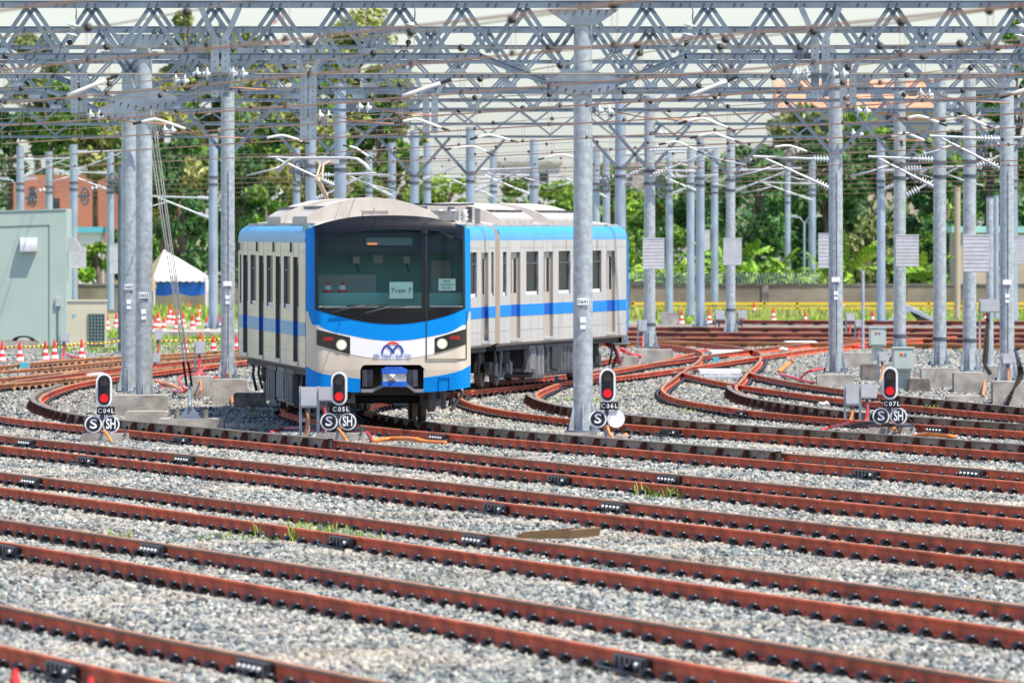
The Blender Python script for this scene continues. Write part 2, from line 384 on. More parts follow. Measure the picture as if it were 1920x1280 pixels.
far_bed2 = structure(bed('ballast_bed', lambda y: (-3., .055*y+6), 352, 415, 4, 8, 0.))

def stones(name, src, dens, smin, smax, mtl, seed=0):
    me = src.data.copy(); o = bpy.data.objects.new(name, me); COL.objects.link(o); stuff(o)
    ng = bpy.data.node_groups.new('scatter_'+name, 'GeometryNodeTree')
    ng.interface.new_socket('Geometry', in_out='INPUT', socket_type='NodeSocketGeometry')
    ng.interface.new_socket('Geometry', in_out='OUTPUT', socket_type='NodeSocketGeometry')
    N = ng.nodes; L = ng.links
    gi = N.new('NodeGroupInput'); go = N.new('NodeGroupOutput')
    dp = N.new('GeometryNodeDistributePointsOnFaces'); dp.inputs['Density'].default_value = dens; dp.inputs['Seed'].default_value = seed
    L.new(gi.outputs[0], dp.inputs['Mesh'])
    g2 = N.new('GeometryNodeGeometryToInstance')
    for k in range(4):
        ic = N.new('GeometryNodeMeshIcoSphere'); ic.inputs['Radius'].default_value = 1; ic.inputs['Subdivisions'].default_value = 1 if k else 2
        sp = N.new('GeometryNodeSetPosition'); nz = N.new('ShaderNodeTexNoise'); nz.noise_dimensions = '4D'; nz.inputs['W'].default_value = k*7.3+seed; nz.inputs['Scale'].default_value = .9
        sb = N.new('ShaderNodeVectorMath'); sb.operation = 'SUBTRACT'; sb.inputs[1].default_value = (.5, .5, .5)
        sc = N.new('ShaderNodeVectorMath'); sc.operation = 'SCALE'; sc.inputs['Scale'].default_value = 2.2
        L.new(nz.outputs['Color'], sb.inputs[0]); L.new(sb.outputs[0], sc.inputs[0]); L.new(sc.outputs[0], sp.inputs['Offset']); L.new(ic.outputs[0], sp.inputs[0])
        ss = N.new('GeometryNodeSetShadeSmooth'); ss.inputs['Shade Smooth'].default_value = False
        L.new(sp.outputs[0], ss.inputs[0]); L.new(ss.outputs[0], g2.inputs[0])
    ip = N.new('GeometryNodeInstanceOnPoints'); ip.inputs['Pick Instance'].default_value = True
    sm = N.new('GeometryNodeSetMaterial'); sm.inputs['Material'].default_value = mtl
    L.new(g2.outputs[0], sm.inputs[0]); L.new(sm.outputs[0], ip.inputs['Instance']); L.new(dp.outputs['Points'], ip.inputs['Points'])
    rv = N.new('FunctionNodeRandomValue'); rv.data_type = 'FLOAT_VECTOR'; rv.inputs[1].default_value = (6.28, 6.28, 6.28); L.new(rv.outputs[0], ip.inputs['Rotation'])
    rs = N.new('FunctionNodeRandomValue'); rs.data_type = 'FLOAT_VECTOR'
    rs.inputs[0].default_value = (smin, smin, smin*.7); rs.inputs[1].default_value = (smax, smax, smax*.8); rs.inputs['Seed'].default_value = 5
    L.new(rs.outputs[0], ip.inputs['Scale']); L.new(ip.outputs[0], go.inputs[0])
    md = o.modifiers.new('scatter', 'NODES'); md.node_group = ng
    return o
stm = stone_mat('ballast_stone', [tuple(c*k for c, k in zip(q_, (.79, .81, .79))) for q_ in [(.48, .46, .41), (.27, .30, .30), (.60, .58, .52), (.14, .175, .185), (.42, .40, .35), (.06, .075, .085), (.52, .50, .46), (.22, .26, .265), (.45, .41, .33), (.66, .64, .58), (.10, .125, .135), (.34, .36, .35)]])
stones('gravel', near_bed, 75, .020, .050, stm)
stones('gravel', far_bed, 30, .022, .055, stm, 3)

# ------------------------------------------------------------------ railway tracks
RT = .18            # rail top
HG = .81            # half of the rail spacing
PROF = [(-.07, .02), (.07, .02), (.07, .03), (.012, .052), (.010, .132), (.034, .146), (.034, .172), (.026, RT), (-.026, RT), (-.034, .172), (-.034, .146), (-.010, .132), (-.012, .052), (-.07, .03)]
def clip_mesh():
    b = MB(); b.box(-.17, .17, -.09, .09, .006, .022)
    for sx in (-1, 1):
        for yy in (-.035, .035): b.tube([(sx*.122-.044*math.cos(t), yy, .024+.056*math.sin(t)) for t in [math.pi*k/6 for k in range(7)]], .018, 6)
        b.box(min(sx*.08, sx*.175), max(sx*.08, sx*.175), -.045, .045, .02, .042)
        b.cyl((sx*.122, 0, .03), (sx*.122, 0, .066), .022, n=6)
    return b.mesh('rail_fastening', M['clip'])
CLIP = clip_mesh()
SLEEPER = MB().prism([(-1.1, -.1), (1.1, -.1), (1.08, .006), (-1.08, .006)], -.13, .13).mesh('sleeper', M['sleeper'])
def rail_strip(ev, d0, d1, off, step, side):
    """One rail as a sweep; the head side towards the track's middle (side) carries the gauge-face material."""
    b = MB(); n = max(2, int((d1-d0)/step)); np_ = len(PROF); vs = []
    for k in range(n+1):
        d = d0+(d1-d0)*k/n; x, dx = ev(d); q = math.sqrt(1+dx*dx); nx_, ny_ = 1/q, -dx/q
        for u, z in PROF: vs.append((x+(off+u)*nx_, d+(off+u)*ny_, z))
    fs = []; mi = []
    for k in range(n):
        for i in range(np_):
            j = (i+1) % np_
            fs.append((k*np_+i, k*np_+j, (k+1)*np_+j, (k+1)*np_+i))
            mi.append(1 if i in (6, 7) or (i == 8 and side < 0) else (2 if (side > 0 and i == 5) or (side < 0 and i == 9) else 0))
    bse = len(b.v); b.v += vs
    for f, m_ in zip(fs, mi): b.f.append(list(f)); b.m.append(m_); b.sm.append(False)
    b.f.append(list(range(np_))[::-1]); b.m.append(0); b.sm.append(False)
    b.f.append(list(range(n*np_, (n+1)*np_))); b.m.append(0); b.sm.append(False)
    return b
GROUP_T = 'tracks of the railway yard'
def track(key, label, d0=None, d1=None, spacing=.82, clips=True, sleepers=True, brown=False, clip_to=300, step=1.5):
    ev = TF[key]; d0 = d0 or TR[key][0][0]; d1 = d1 or TR[key][-1][0]
    x0, _ = ev(d0); root = thing('railway_track', label, 'railway track', (x0, d0, 0), GROUP_T)
    base = M['rail_brown'] if brown else M['rail']
    for side in (-1, 1):
        rail_strip(ev, d0, d1, side*HG, step, -side).build('rail', [base, M['rail_top'], M['rail_gauge'] if not brown else M['rail_brown']], root)
    d = d0; cnt = 0; lump = MB()
    while d < min(d1, clip_to):
        x, dx = ev(d); q = math.sqrt(1+dx*dx); rz = math.atan2(-dx, 1)
        if abs(x) < .05*d+2.6:
            for side in (-1, 1):
                cx, cy = x+side*HG/q, d-side*HG*dx/q
                if clips and cnt < 290:
                    place('rail_fastening', CLIP, root, (cx-x0, cy-d0, 0), rz); cnt += 1
                elif clips:
                    Mx = Matrix.Translation((cx, cy, 0)) @ Matrix.Rotation(rz, 4, 'Z')
                    for sx in (-1, 1): lump.box(sx*.115-.04, sx*.115+.04, -.05, .05, .01, .085, 0, Mx)
            if sleepers and d < 205: place('sleeper', SLEEPER, root, (x-x0, 0+d-d0, ballast_z(x, d)+.004), rz)
        d += spacing/q
    if lump.v: stuff(lump.build('far_fastenings', M['clip'], root))
    root['_x0'] = x0; root['_d0'] = d0
    return root
T = {}
T['A'] = track('A', 'nearest rust-red track, cutting off the bottom left corner beside two red cone tips')
T['B'] = track('B', 'second rust-red track from the bottom, with the rightmost pair of low black joints')
T['C'] = track('C', 'third rust-red track from the bottom, with the weathered plank lying just behind it')
T['D'] = track('D', 'fourth rust-red track from the bottom, between the plank and the row of signals')
T['E'] = track('E', 'track directly in front of the signals, hooking round behind signal C04L at its far end')
T['F'] = track('F', 'track the blue and white train stands on, passing behind signal C05L')
T['G'] = track('G', 'track curving behind the D641 pole and signal C06L')
T['H'] = track('H', 'track curving behind signal C07L with ribbed guard rail in the middle right')
T['I'] = track('I', 'short branch track leaving the turnout towards the concrete blocks at right')
T['J'] = track('J', 'brown track nearest the row of cones and the green hut', brown=True, spacing=1.0, sleepers=False)
T['K'] = track('K', 'brown track in front of the hut joining the hooked curve by signal C04L', brown=True, spacing=1.0, sleepers=False)

def straight_track(p0, p1, label, brown=False, dz=0):
    root = thing('railway_track', label, 'railway track', (p0[0], p0[1], 0), GROUP_T)
    a = Vector((p0[0], p0[1], 0)); c = Vector((p1[0], p1[1], 0)); d = (c-a).normalized(); n = Vector((d.y, -d.x, 0))
    for s_ in (-1, 1):
        b = MB(); q = len(PROF)
        vs = [tuple(p+n*(s_*.75+u)+Vector((0, 0, z))) for p in (a, c) for u, z in PROF]
        b.add(vs, [(i, (i+1) % q, q+(i+1) % q, q+i) for i in range(q)], 0)
        for i in (6, 7, 8): b.m[i] = 1
        b.build('rail', [M['rail_brown'] if brown else M['rail_dull'], M['rail_top']], root)
    L = (c-a).length; k = 0.; lump = MB(); ang = math.atan2(d.y, d.x)
    while k < L:
        p = a+d*k
        for s_ in (-1, 1):
            q_ = p+n*(s_*.75); lump.box(-.09, .09, -.14, .14, .0, .075, 0, Matrix.Translation(q_) @ Matrix.Rotation(ang, 4, 'Z'))
        k += 1.1
    stuff(lump.build('fastenings', M['clip'], root)); return root
straight_track((3, 331), (22, 318), 'nearest of the far cross tracks beyond the turnout, in front of pole foundations', True)
straight_track((3, 343), (24, 336), 'second of the far red cross tracks behind the turnout')
straight_track((2, 361), (24, 352), 'third of the far red cross tracks, passing behind the pale green cabinets')
straight_track((0, 381), (26, 371), 'farthest red cross track in front of the grass and yellow railing')
straight_track((8, 408), (28, 398), 'red track glimpsed beyond the farthest cross track among grass at right')

def guard(key, d0, d1, side, label=None):
    """Check rail beside the running rail: flat top bar, upright plate and triangular brackets."""
    ev = TF[key]; root = T[key]; b = MB(); n = int((d1-d0)/1.0)+1; prof = [(.10, .05), (.10, RT+.03), (.20, RT+.03), (.20, RT+.012), (.118, RT+.012), (.118, .05)]
    vs = []
    for k in range(n+1):
        d = d0+(d1-d0)*k/n; x, dx = ev(d); q = math.sqrt(1+dx*dx)
        for u, z in prof:
            o_ = side*(HG-u); vs.append((x+o_/q, d-o_*dx/q, z))
    m_ = len(prof)
    b.add(vs, [(k*m_+i, k*m_+(i+1) % m_, (k+1)*m_+(i+1) % m_, (k+1)*m_+i) for k in range(n) for i in range(m_)])
    b.build('guard_rail', M['guard'], root)
    rib = MB()
    rib.prism([(0, .02), (0, RT+.01), (-side*.07, RT+.01), (-side*.17, .02)], -.015, .015)
    rm = rib.mesh('guard_bracket', M['guard_rib'])
    d = d0+.3
    while d < d1:
        x, dx = ev(d); q = math.sqrt(1+dx*dx); o_ = side*(HG-.12)
        place('guard_bracket', rm, root, (x+o_/q-root['_x0'], d-o_*dx/q-root['_d0'], 0), math.atan2(-dx, 1)); d += 1.6
guard('E', 176, 238, 1); guard('F', 166, 200, 1); guard('G', 168, 226, 1); guard('H', 184, 236, 1); guard('I', 196, 222, 1)

# insulated joints: black fishplates with bright bolts
def joint(key, x, y, bolts=5):
    p = G(x, y, .11); ev = TF[key]; root = T[key]
    # slide along the nearer rail so the joint sits against the rail web
    best = None
    for side in (-1, 1):
        d = p.y
        for _ in range(14):
            X, dx = ev(d); q = math.sqrt(1+dx*dx); rx = X+side*HG/q
            der = F/d*(dx-rx/d)
            st = (rx*F/d+960-x)/der if abs(der) > 1 else 0
            d = min(TR[key][-1][0]-2, max(TR[key][0][0]+2, d-max(-8, min(8, st))))
        X, dx = ev(d); q = math.sqrt(1+dx*dx); py = YH+F*(H-.11)/(d-side*HG*dx/q)
        if best is None or abs(py-y) < best[0]: best = (abs(py-y), side, d)
    _, side, d = best; X, dx = ev(d); q = math.sqrt(1+dx*dx); rz = math.atan2(-dx, 1)
    loc = (X+side*HG/q-root['_x0'], d-side*HG*dx/q-root['_d0'], 0)
    b = MB(); b.box(-.085, -.012, -.62, .62, .035, .155); b.box(.012, .085, -.62, .62, .035, .155)
    for k in range(6): b.box(-.098, -.082, -.60+.2*k+.03, -.60+.2*k+.12, .04, .14)
    o = place('insulated_joint', b.mesh('insulated_joint', M['joint']), root, loc, rz)
    bb = MB()
    for k in range(5):
        if bolts == 5 or k == 0: bb.cyl((-.099, -.42+.21*k, .098), (-.125, -.42+.21*k, .098), .026, .022, 8)
    c = place('joint_bolts', bb.mesh('joint_bolts', M['bolt_white']), o)
    if bolts != 5:
        cb = MB().tube([(-.2, -1.0, .03), (-.25, -.4, .05), (-.22, .2, .05), (-.16, .9, .05), (-.1, 1.1, .08)], .016, 5)
        place('bond_cable', cb.mesh('bond_cable', M['black']), o)
for k, x, y, n in [('C', 65, 903, 5), ('D', 55, 829, 5), ('D', 352, 861, 5), ('D', 170, 862, 1), ('B', 295, 1030, 5), ('B', 25, 1035, 1), ('A', 490, 1253, 5), ('C', 650, 1014, 1), ('A', 130, 1258, 1),
                   ('C', 900, 1013, 5), ('D', 937, 953, 1), ('D', 1160, 952, 5), ('E', 1055, 900, 1), ('E', 1262, 900, 5), ('B', 1196, 1240, 1), ('A', 1552, 1240, 5), ('F', 1630, 893, 1), ('F', 1830, 890, 5), ('E', 515, 824, 5), ('F', 828, 820, 5), ('G', 1262, 806, 1), ('E', 347, 826, 1), ('H', 1395, 770, 1), ('H', 1760, 803, 5)]:
    try: joint(k, x, y, n)
    except Exception as ex: print('joint', k, x, y, ex)

# ------------------------------------------------------------------ catenary poles
def galv_pole(x, s, z0, top, dia, label, plate=None, far=False, fins=True, bands=(), platez=2.5):
    p = P(x, YH, s); X, D = p.x, p.y
    root = thing('catenary_pole', label, 'pole', (X, D, z0), 'galvanised poles of the yard')
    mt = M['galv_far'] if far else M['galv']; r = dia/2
    MB().cyl((X, D, z0), (X, D, top), r, r*.93, 20).build('shaft', mt, root)
    MB().cyl((X, D, z0), (X, D, z0+.035), r*1.75, n=16).build('base_plate', M['steel_light'], root)
    if fins:
        for k in range(6):
            a = math.pi/6+k*math.pi/3; Mx = Matrix.Translation((X, D, z0+.03)) @ Matrix.Rotation(a, 4, 'Z')
            MB().prism([(r*.9, 0), (r*1.65, 0), (r*1.55, .1), (r*1.0, .52), (r*.9, .52)], -.009, .009, M=Mx).build('stiffener', mt, root)
        for k in range(6):
            a = k*math.pi/3; MB().cyl((X+r*1.5*math.cos(a), D+r*1.5*math.sin(a), z0+.02), (X+r*1.5*math.cos(a), D+r*1.5*math.sin(a), z0+.11), .022, n=6).build('anchor_bolt', M['steel_dark'], root)
    for z in bands: MB().cyl((X, D, z-.045), (X, D, z+.045), r*1.06, n=18).build('clamp_band', M['steel_dark'], root)
    if plate is not None:
        pl = MB().box(X-.10, X+.10, D-r-.016, D-r+.01, platez-.055, platez+.055).build('number_plate', M['white_label'], root)
        if plate:
            tm = text_mesh(plate, .085, M['ink']); o = place('lettering', tm, pl, Vector((X, D-r-.019, platez))-ROOT[root.name])
        MB().box(X-.05, X+.05, D-r-.012, D-r+.01, platez-.36, platez-.27).build('sticker', M['white_label'], root)
        MB().box(X-.045, X+.045, D-r-.012, D-r+.01, platez-.47, platez-.40).build('sticker', M['white_label'], root)
    if plate == '' : MB().cyl((X+r*.1, D-r-.006, z0), (X+r*.1, D-r-.006, 5), .007, n=5).build('earth_wire', M['steel_dark'], root)
    return root
def ribbed_box(x, y0, y1, wpx, s, label):
    """Corrugated weather box strapped to a pole front."""
    p = P(x, YH, s); X = p.x; D = p.y-.3; hw = wpx/s/2; z1 = H-(y0-YH)/s; z0 = H-(y1-YH)/s
    root = thing('ribbed_box', label, 'box', (X, D, z0), 'ribbed grey boxes on poles')
    MB().box(X-hw, X+hw, D-.16, D+.16, z0, z1).build('casing', M['rib_grey'], root)
    n = 9; b = MB()
    for k in range(n):
        z = z0+(z1-z0)*(k+.15)/n; MB().box(X-hw-.02, X+hw+.02, D-.19, D+.14, z, z+(z1-z0)/n*.86).build('rib', M['rib_grey'], root)
    MB().box(X-hw-.03, X+hw+.03, D-.2, D+.17, z1, z1+.03).build('lid', M['rib_grey'], root)
TZ, BZ, HZ = 7.53, 6.64, 5.97
TD = [183.5, 207, 227, 247, 268, 303, 345]
POLES = [
 (1093, 109, .18, 7.2, .345, 'large galvanised pole in front of the rear train car with plate D641', 'D641', False, 2.42),
 (270, 96.6, .155, 7.2, .34, 'front one of the two touching galvanised poles at left, plate D622', 'D622', False, 2.38),
 (242, 88, .19, 7.2, .34, 'rear one of the two touching galvanised poles at left, plate D603', 'D603', False, 2.43),
 (427, 81, .19, 6.7, .335, 'grey pole on a concrete block just left of the train front car, knee braces above', '', False, 2.4),
 (1567, 80, .3, 6.7, .345, 'large grey pole with white plate behind signal C07L, left of the pale cabinets', '', False, 2.48),
 (1687, 74, .3, 6.7, .32, 'grey pole rising behind the nearer pale green cabinet, ribbed box on it', None, False, 0),
 (1762, 76, .3, 6.7, .33, 'bare grey pole between the two poles that carry ribbed boxes at right', None, False, 0),
 (1818, 77, .2, 6.7, .33, 'grey pole on a square concrete block, carrying the widest ribbed box', None, False, 0),
 (1888, 82, .16, 6.7, .34, 'rightmost large grey pole with white plate, black cables at its foot', '', False, 2.45),
 (1218, 66, .3, 6.6, .33, 'grey pole just right of the rear train car end, ribbed box on it', None, False, 0),
 (1255, 46, .2, 6.5, .31, 'first slim pale pole right of the box pole beside the train end', None, True, 0),
 (1295, 47, .2, 6.5, .33, 'slim pale pole before the banana plants, standing behind a low concrete block', None, True, 0),
 (1313, 53, .2, 6.5, .32, 'bluish grey pole in the centre of the cluster between train end and banana plants', None, True, 0),
 (1340, 44, .2, 6.4, .32, 'slim pale pole immediately left of the box pole by the banana plants', None, True, 0),
 (1370, 56, .2, 6.5, .32, 'grey pole with a ribbed box standing before the big banana leaves', None, False, 0),
 (1523, 41, .2, 6.4, .34, 'slim pale pole at the right end of the banana plants beside the street lamp', None, True, 0),
 (1652, 50, .2, 6.4, .33, 'slim pale pole in front of the round bush at right', None, True, 0),
 (400, 54, .2, 6.5, .33, 'pale blue grey pole right of the white tent among the cones', None, True, 0),
 (138, 48, .2, 6.5, .33, 'grey pole behind the hut corner, its ribbed box showing', None, True, 0),
 (207, 44, .2, 6.4, .33, 'pale pole before the bright shrubs between hut and touching poles', None, True, 0),
 (638, 72, .3, 6.6, .33, 'grey pole rising behind the roof of the front train car, left of the roof hump', None, True, 0),
 (777, 56, .3, 6.5, .33, 'grey pole behind the right shoulder of the front car roof hump', None, True, 0),
 (801, 49, .3, 6.5, .32, 'slim grey pole close to the right of the pole behind the front car roof', None, True, 0),
 (882, 58, .3, 6.5, .32, 'grey pole behind the roof gap between front car and rear car', None, True, 0),
 (925, 45, .3, 6.5, .32, 'slim far pole above the first roof unit of the rear car', None, True, 0),
 (1001, 51, .3, 6.5, .33, 'grey pole above the second roof unit of the rear car, knee brace on it', None, True, 0),
 (1137, 46, .3, 6.5, .32, 'slim pole behind the rear car roof between D641 pole and a thicker pole', None, True, 0),
 (1163, 64, .3, 6.5, .34, 'thick grey pole behind the far end of the rear car roof', None, True, 0),
 (1118, 47, .3, 6.5, .31, 'slim grey pole showing directly right of the D641 pole shaft', None, True, 0),
 (735, 49, .3, 6.5, .32, 'slim far pole above the middle of the front car roof hump', None, True, 0),
 (583, 66, .3, 6.5, .32, 'grey pole behind the raised pantograph', None, True, 0),
 (38, 47, .2, 6.5, .33, 'slim grey pole above the hut roof near the left edge', None, True, 0),
 (92, 44, .2, 6.4, .33, 'slim grey pole above the middle of the hut roof before the terracotta wall', None, True, 0),
 (556, 46, .2, 6.4, .32, 'slim far pole left of the pantograph before the trees', None, True, 0),
 (692, 44, .2, 6.4, .32, 'slim far pole above the front car roof hump, left of its crown', None, True, 0),
 (1900, 50, .2, 6.4, .34, 'pale pole half hidden behind the rightmost large pole', None, True, 0),
 (1477, 38, .2, 6.2, .3, 'farthest thin pole among the banana plants', None, True, 0),
]
for (x, s, z0, top, dia, lab, plate, far, pz) in POLES:
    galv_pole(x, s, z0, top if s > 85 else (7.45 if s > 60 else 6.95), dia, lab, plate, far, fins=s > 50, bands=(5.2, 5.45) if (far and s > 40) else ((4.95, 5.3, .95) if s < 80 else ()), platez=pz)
for a in [(1225, 448, 505, 38, 67, 'ribbed box on the pole beside the train rear end'), (1373, 448, 497, 32, 57, 'ribbed box on the pole in front of banana leaves'),
          (1700, 442, 500, 40, 75, 'ribbed box on the pole above the pale green cabinets'), (1829, 442, 510, 46, 78, 'largest ribbed box, on the pole standing on a square block at right'),
          (1548, 439, 503, 26, 60, 'ribbed box partly hidden behind the large white-plated pole'), (148, 463, 503, 26, 49, 'ribbed box just right of the hut wall'),
          (220, 458, 513, 24, 50, 'ribbed box half hidden by the touching pole pair'), (1910, 444, 495, 22, 66, 'ribbed box at the right picture edge'), (1325, 432, 469, 10, 44, 'smallest ribbed box on a thin pole near the banana plants')]:
    ribbed_box(*a)

# concrete blocks and foundations
def block(x0, x1, y0, y1, label, dark=False, depth=1.1, cat='concrete block'):
    """Cast block whose front face spans the given photo rectangle, standing on the ballast."""
    a = G(x0, y1, 0); s = F/a.y; X0 = a.x; X1 = (x1-960)/s; z1 = H-(y0-YH)/s
    o = MB(); c = .025
    o.prism([(X0, -.15), (X1, -.15), (X1, z1-c), (X1-c, z1), (X0+c, z1), (X0, z1-c)], a.y, a.y+depth)
    ob = o.build('concrete_block', M['concrete_dark'] if dark else M['concrete']); tag(ob, label, cat, 'cast concrete blocks'); return ob
for a in [(234, 313, 771, 793, 'concrete foundation under the front pole of the touching pair'), (209, 312, 741, 786, 'concrete foundation under the rear pole of the touching pair'),
          (398, 461, 711, 756, 'concrete foundation of the pole left of the train'), (438, 497, 737, 768, 'stained low block leaning beside the foundation near the train front', True),
          (359, 398, 705, 745, 'small concrete block with red cables left of the pole foundation'), (296, 419, 785, 806, 'long low concrete slab under the guy wire anchor'),
          (1532, 1601, 703, 725, 'concrete foundation of the large pole behind signal C07L'), (1728, 1800, 690, 732, 'wide concrete foundation at right behind the dark block'),
          (1789, 1847, 698, 738, 'square concrete foundation with orange conduit at its corner'), (1705, 1744, 710, 738, 'dark stained block behind signal C07L', True),
          (1616, 1650, 683, 710, 'dark stained block at the foot of the farther pale cabinet', True), (1776, 1842, 742, 757, 'low concrete slab lying in front of the square foundation'),
          (1862, 1935, 715, 762, 'concrete foundation of the rightmost large pole with black cables'), (1581, 1637, 661, 690, 'light concrete block behind the large pole, below the far cabinets'),
          (1192, 1262, 655, 680, 'concrete foundation of the pole beside the train end'), (1160, 1198, 668, 688, 'low green-edged concrete box beside the train rear coupler'),
          (1846, 1878, 686, 715, 'concrete foot of the thin pole with black cable'), (1238, 1272, 586, 607, 'far concrete block under the slim pole before the banana plants'),
          (1058, 1120, 806, 820, 'low concrete pad under the D641 pole'), (0, 72, 636, 662, 'pale concrete plinth in front of the hut'), (1250, 1300, 697, 705, 'flat concrete slab by the turnout')]:
    block(*a)

# ------------------------------------------------------------------ gantry beams
def diag_mesh(sgn, name='brace', dx=.53, offs=(-.07, .07), hw=.036):
    b = MB(); h = TZ-BZ-.12
    d = Vector((sgn*dx, 0, -h)); L = d.length; ang = math.atan2(d.x, -d.z)
    for off in offs:
        Mx = Matrix.Translation((off, 0, TZ-.06)) @ Matrix.Rotation(-ang, 4, 'Y')
        b.box(-hw, hw, -.032, -.024, -L, 0, 0, Mx); b.box(-hw, -hw+.008, -.024, .032, -L, 0, 0, Mx)
    return b.mesh(name, M['steel'])
DM = {1: diag_mesh(1), -1: diag_mesh(-1)}; DT = {1: diag_mesh(1, 'brace', .75, (-.04, .04), .022), -1: diag_mesh(-1, 'brace', .75, (-.04, .04), .022)}
PLATE = MB().box(-.14, .14, -.05, -.038, BZ-.03, BZ+.13).mesh('node_plate', M['steel_light'])
pole_at = {0: [1093], 1: [270], 2: [242], 3: [427, 1567, 1888], 4: [1687, 1762, 1818, 638], 5: [583, 1218, 1163], 6: [882, 777, 1370]}
ordn = ['nearest steel gantry beam crossing the top of the picture, resting on the D641 pole', 'second steel gantry beam, resting on the D622 pole', 'third steel gantry beam, resting on the D603 pole',
        'fourth steel gantry beam, with knee braces on the pole left of the train', 'fifth steel gantry beam, over the poles that carry ribbed boxes at right']
for k, D in enumerate(TD):
    s = F/D; W = .048*D+1.6; pitch = 1.06
    lab = ordn[k] if k < 5 else 'far steel gantry beam, %s row from the camera' % ['sixth', 'seventh', 'eighth', 'ninth', 'tenth', 'eleventh'][k-5]
    pitch = 1.06 if k < 2 else (1.5 if k < 5 else 2.0); root = thing('gantry_beam', lab, 'gantry', (0, D, BZ), 'steel gantry beams')
    px = [(x-960)/s for x in pole_at[k]]; haunched = k < 3
    def seg(z, name, hh, skip=True):
        xs_ = [-W]
        if haunched and skip:
            for q in px: xs_ += [q-1.75, q+1.75]
        xs_ += [W]
        for i in range(0, len(xs_), 2):
            a, c = xs_[i], xs_[i+1]
            if c > a:
                b = MB(); b.box(a, c, D-.06, D+.06, z-hh, z-hh+.012); b.box(a, c, D-.06, D+.06, z+hh-.012, z+hh); b.box(a, c, D-.052, D-.042, z-hh+.012, z+hh-.012)
                b.build(name, M['steel'], root)
    seg(TZ, 'top_chord', .065 if k < 2 else .045, False); seg(BZ, 'bottom_chord', .055 if k < 2 else .04)
    n = int(2*W/pitch)
    ph = (hash((k*37) % 11) % 10)/10*pitch
    if k < 5:
        for i in range(n):
            x = -W+ph+i*pitch
            dm = DM if k < 2 else DT
            place('brace', dm[1], root, (x, 0, -BZ)); place('brace', dm[-1], root, (x, 0, -BZ))
            if not (haunched and any(abs(x+pitch/2-q) < 1.8 for q in px)): place('node_plate', PLATE, root, (x+pitch/2, 0, -BZ))
        bl = MB()
        for i in range(n*2):
            for z in (TZ, BZ):
                x = -W+ph+i*pitch/2
                if z == BZ and haunched and any(abs(x-q) < 1.8 for q in px): continue
                for o in (-.07, .07): bl.cyl((x+o, D-.054, z), (x+o, D-.078, z), .019, n=5)
        stuff(bl.build('bolts', M['bolt'], root))
    else:
        b = MB(); h = TZ-BZ-.12
        for i in range(n):
            x = -W+ph+i*pitch
            for sg in (-1, 1):
                for o in (0,):
                    d = Vector((sg*1.0, 0, -h)); L = d.length; ang = math.atan2(d.x, -d.z)
                    b.box(-.026, .026, -.03, .03, -L, 0, 0, Matrix.Translation((x+o, D, TZ-.06)) @ Matrix.Rotation(-ang, 4, 'Y'))
        stuff(b.build('lattice', M['steel'], root))
    for q in px:
        if haunched:
            yb = D-.20
            for yy in (D-.205, D+.19):
                MB().prism([(q-.62, TZ-.09), (q+.62, TZ-.09), (q+.24, TZ-.36), (q-.24, TZ-.36)], yy, yy+.014).build('upper_gusset', M['steel_light'], root)
                MB().prism([(q-.2, HZ+.42), (q+.2, HZ+.42), (q+.66, HZ+.25), (q+.62, HZ+.14), (q+.3, HZ), (q-.3, HZ), (q-.62, HZ+.14), (q-.66, HZ+.25)], yy, yy+.014).build('lower_gusset', M['steel_light'], root)
            for sg in (-1, 1):
                p0 = Vector((q+sg*1.78, D, BZ+.0)); p1 = Vector((q+sg*.5, D, HZ+.17)); d = p1-p0; L = d.length; ang = math.atan2(d.z, d.x)
                b = MB(); Mx = Matrix.Translation(p0) @ Matrix.Rotation(-ang, 4, 'Y'); b.box(0, L, -.06, .06, -.055, -.043, 0, Mx); b.box(0, L, -.06, .06, .043, .055, 0, Mx); b.box(0, L, -.052, -.042, -.043, .043, 0, Mx)
                b.build('haunch', M['steel'], root)
            bl = MB()
            for i in range(9):
                t = -1+2*i/8
                for (xx, zz) in ((q+.58*t, HZ+.04+.12*abs(t)), (q+.55*t, TZ-.12)): bl.cyl((xx, D-.206, zz), (xx, D-.225, zz), .019, n=5)
            stuff(bl.build('gusset_bolts', M['bolt'], root))
        else:
            for sg in (-1, 1):
                p0 = Vector((q+sg*.1, D, 5.42)); p1 = Vector((q+sg*1.15, D, BZ-.04)); d = p1-p0; L = d.length; ang = math.atan2(d.z, d.x)
                b = MB(); Mx = Matrix.Translation(p0) @ Matrix.Rotation(-ang, 4, 'Y'); b.box(0, L, -.05, .05, -.045, -.035, 0, Mx); b.box(0, L, -.05, .05, .035, .045, 0, Mx); b.box(0, L, -.045, .0, -.035, .035, 0, Mx)
                b.build('knee_brace', M['steel'], root)

# insulators
def disc_pair(b, p, d, k=1.0, n=10):
    """Two porcelain discs in a string along d starting at p; returns the end point."""
    p = Vector(p); d = Vector(d).normalized()
    for i in range(2):
        q = p+d*(.05+.17*i)*k
        b.lathe(q, d, [(0, .03*k), (.03*k, .035*k), (.045*k, .115*k), (.06*k, .12*k), (.075*k, .06*k), (.12*k, .035*k), (.14*k, .02*k)], n)
    return p+d*.42*k
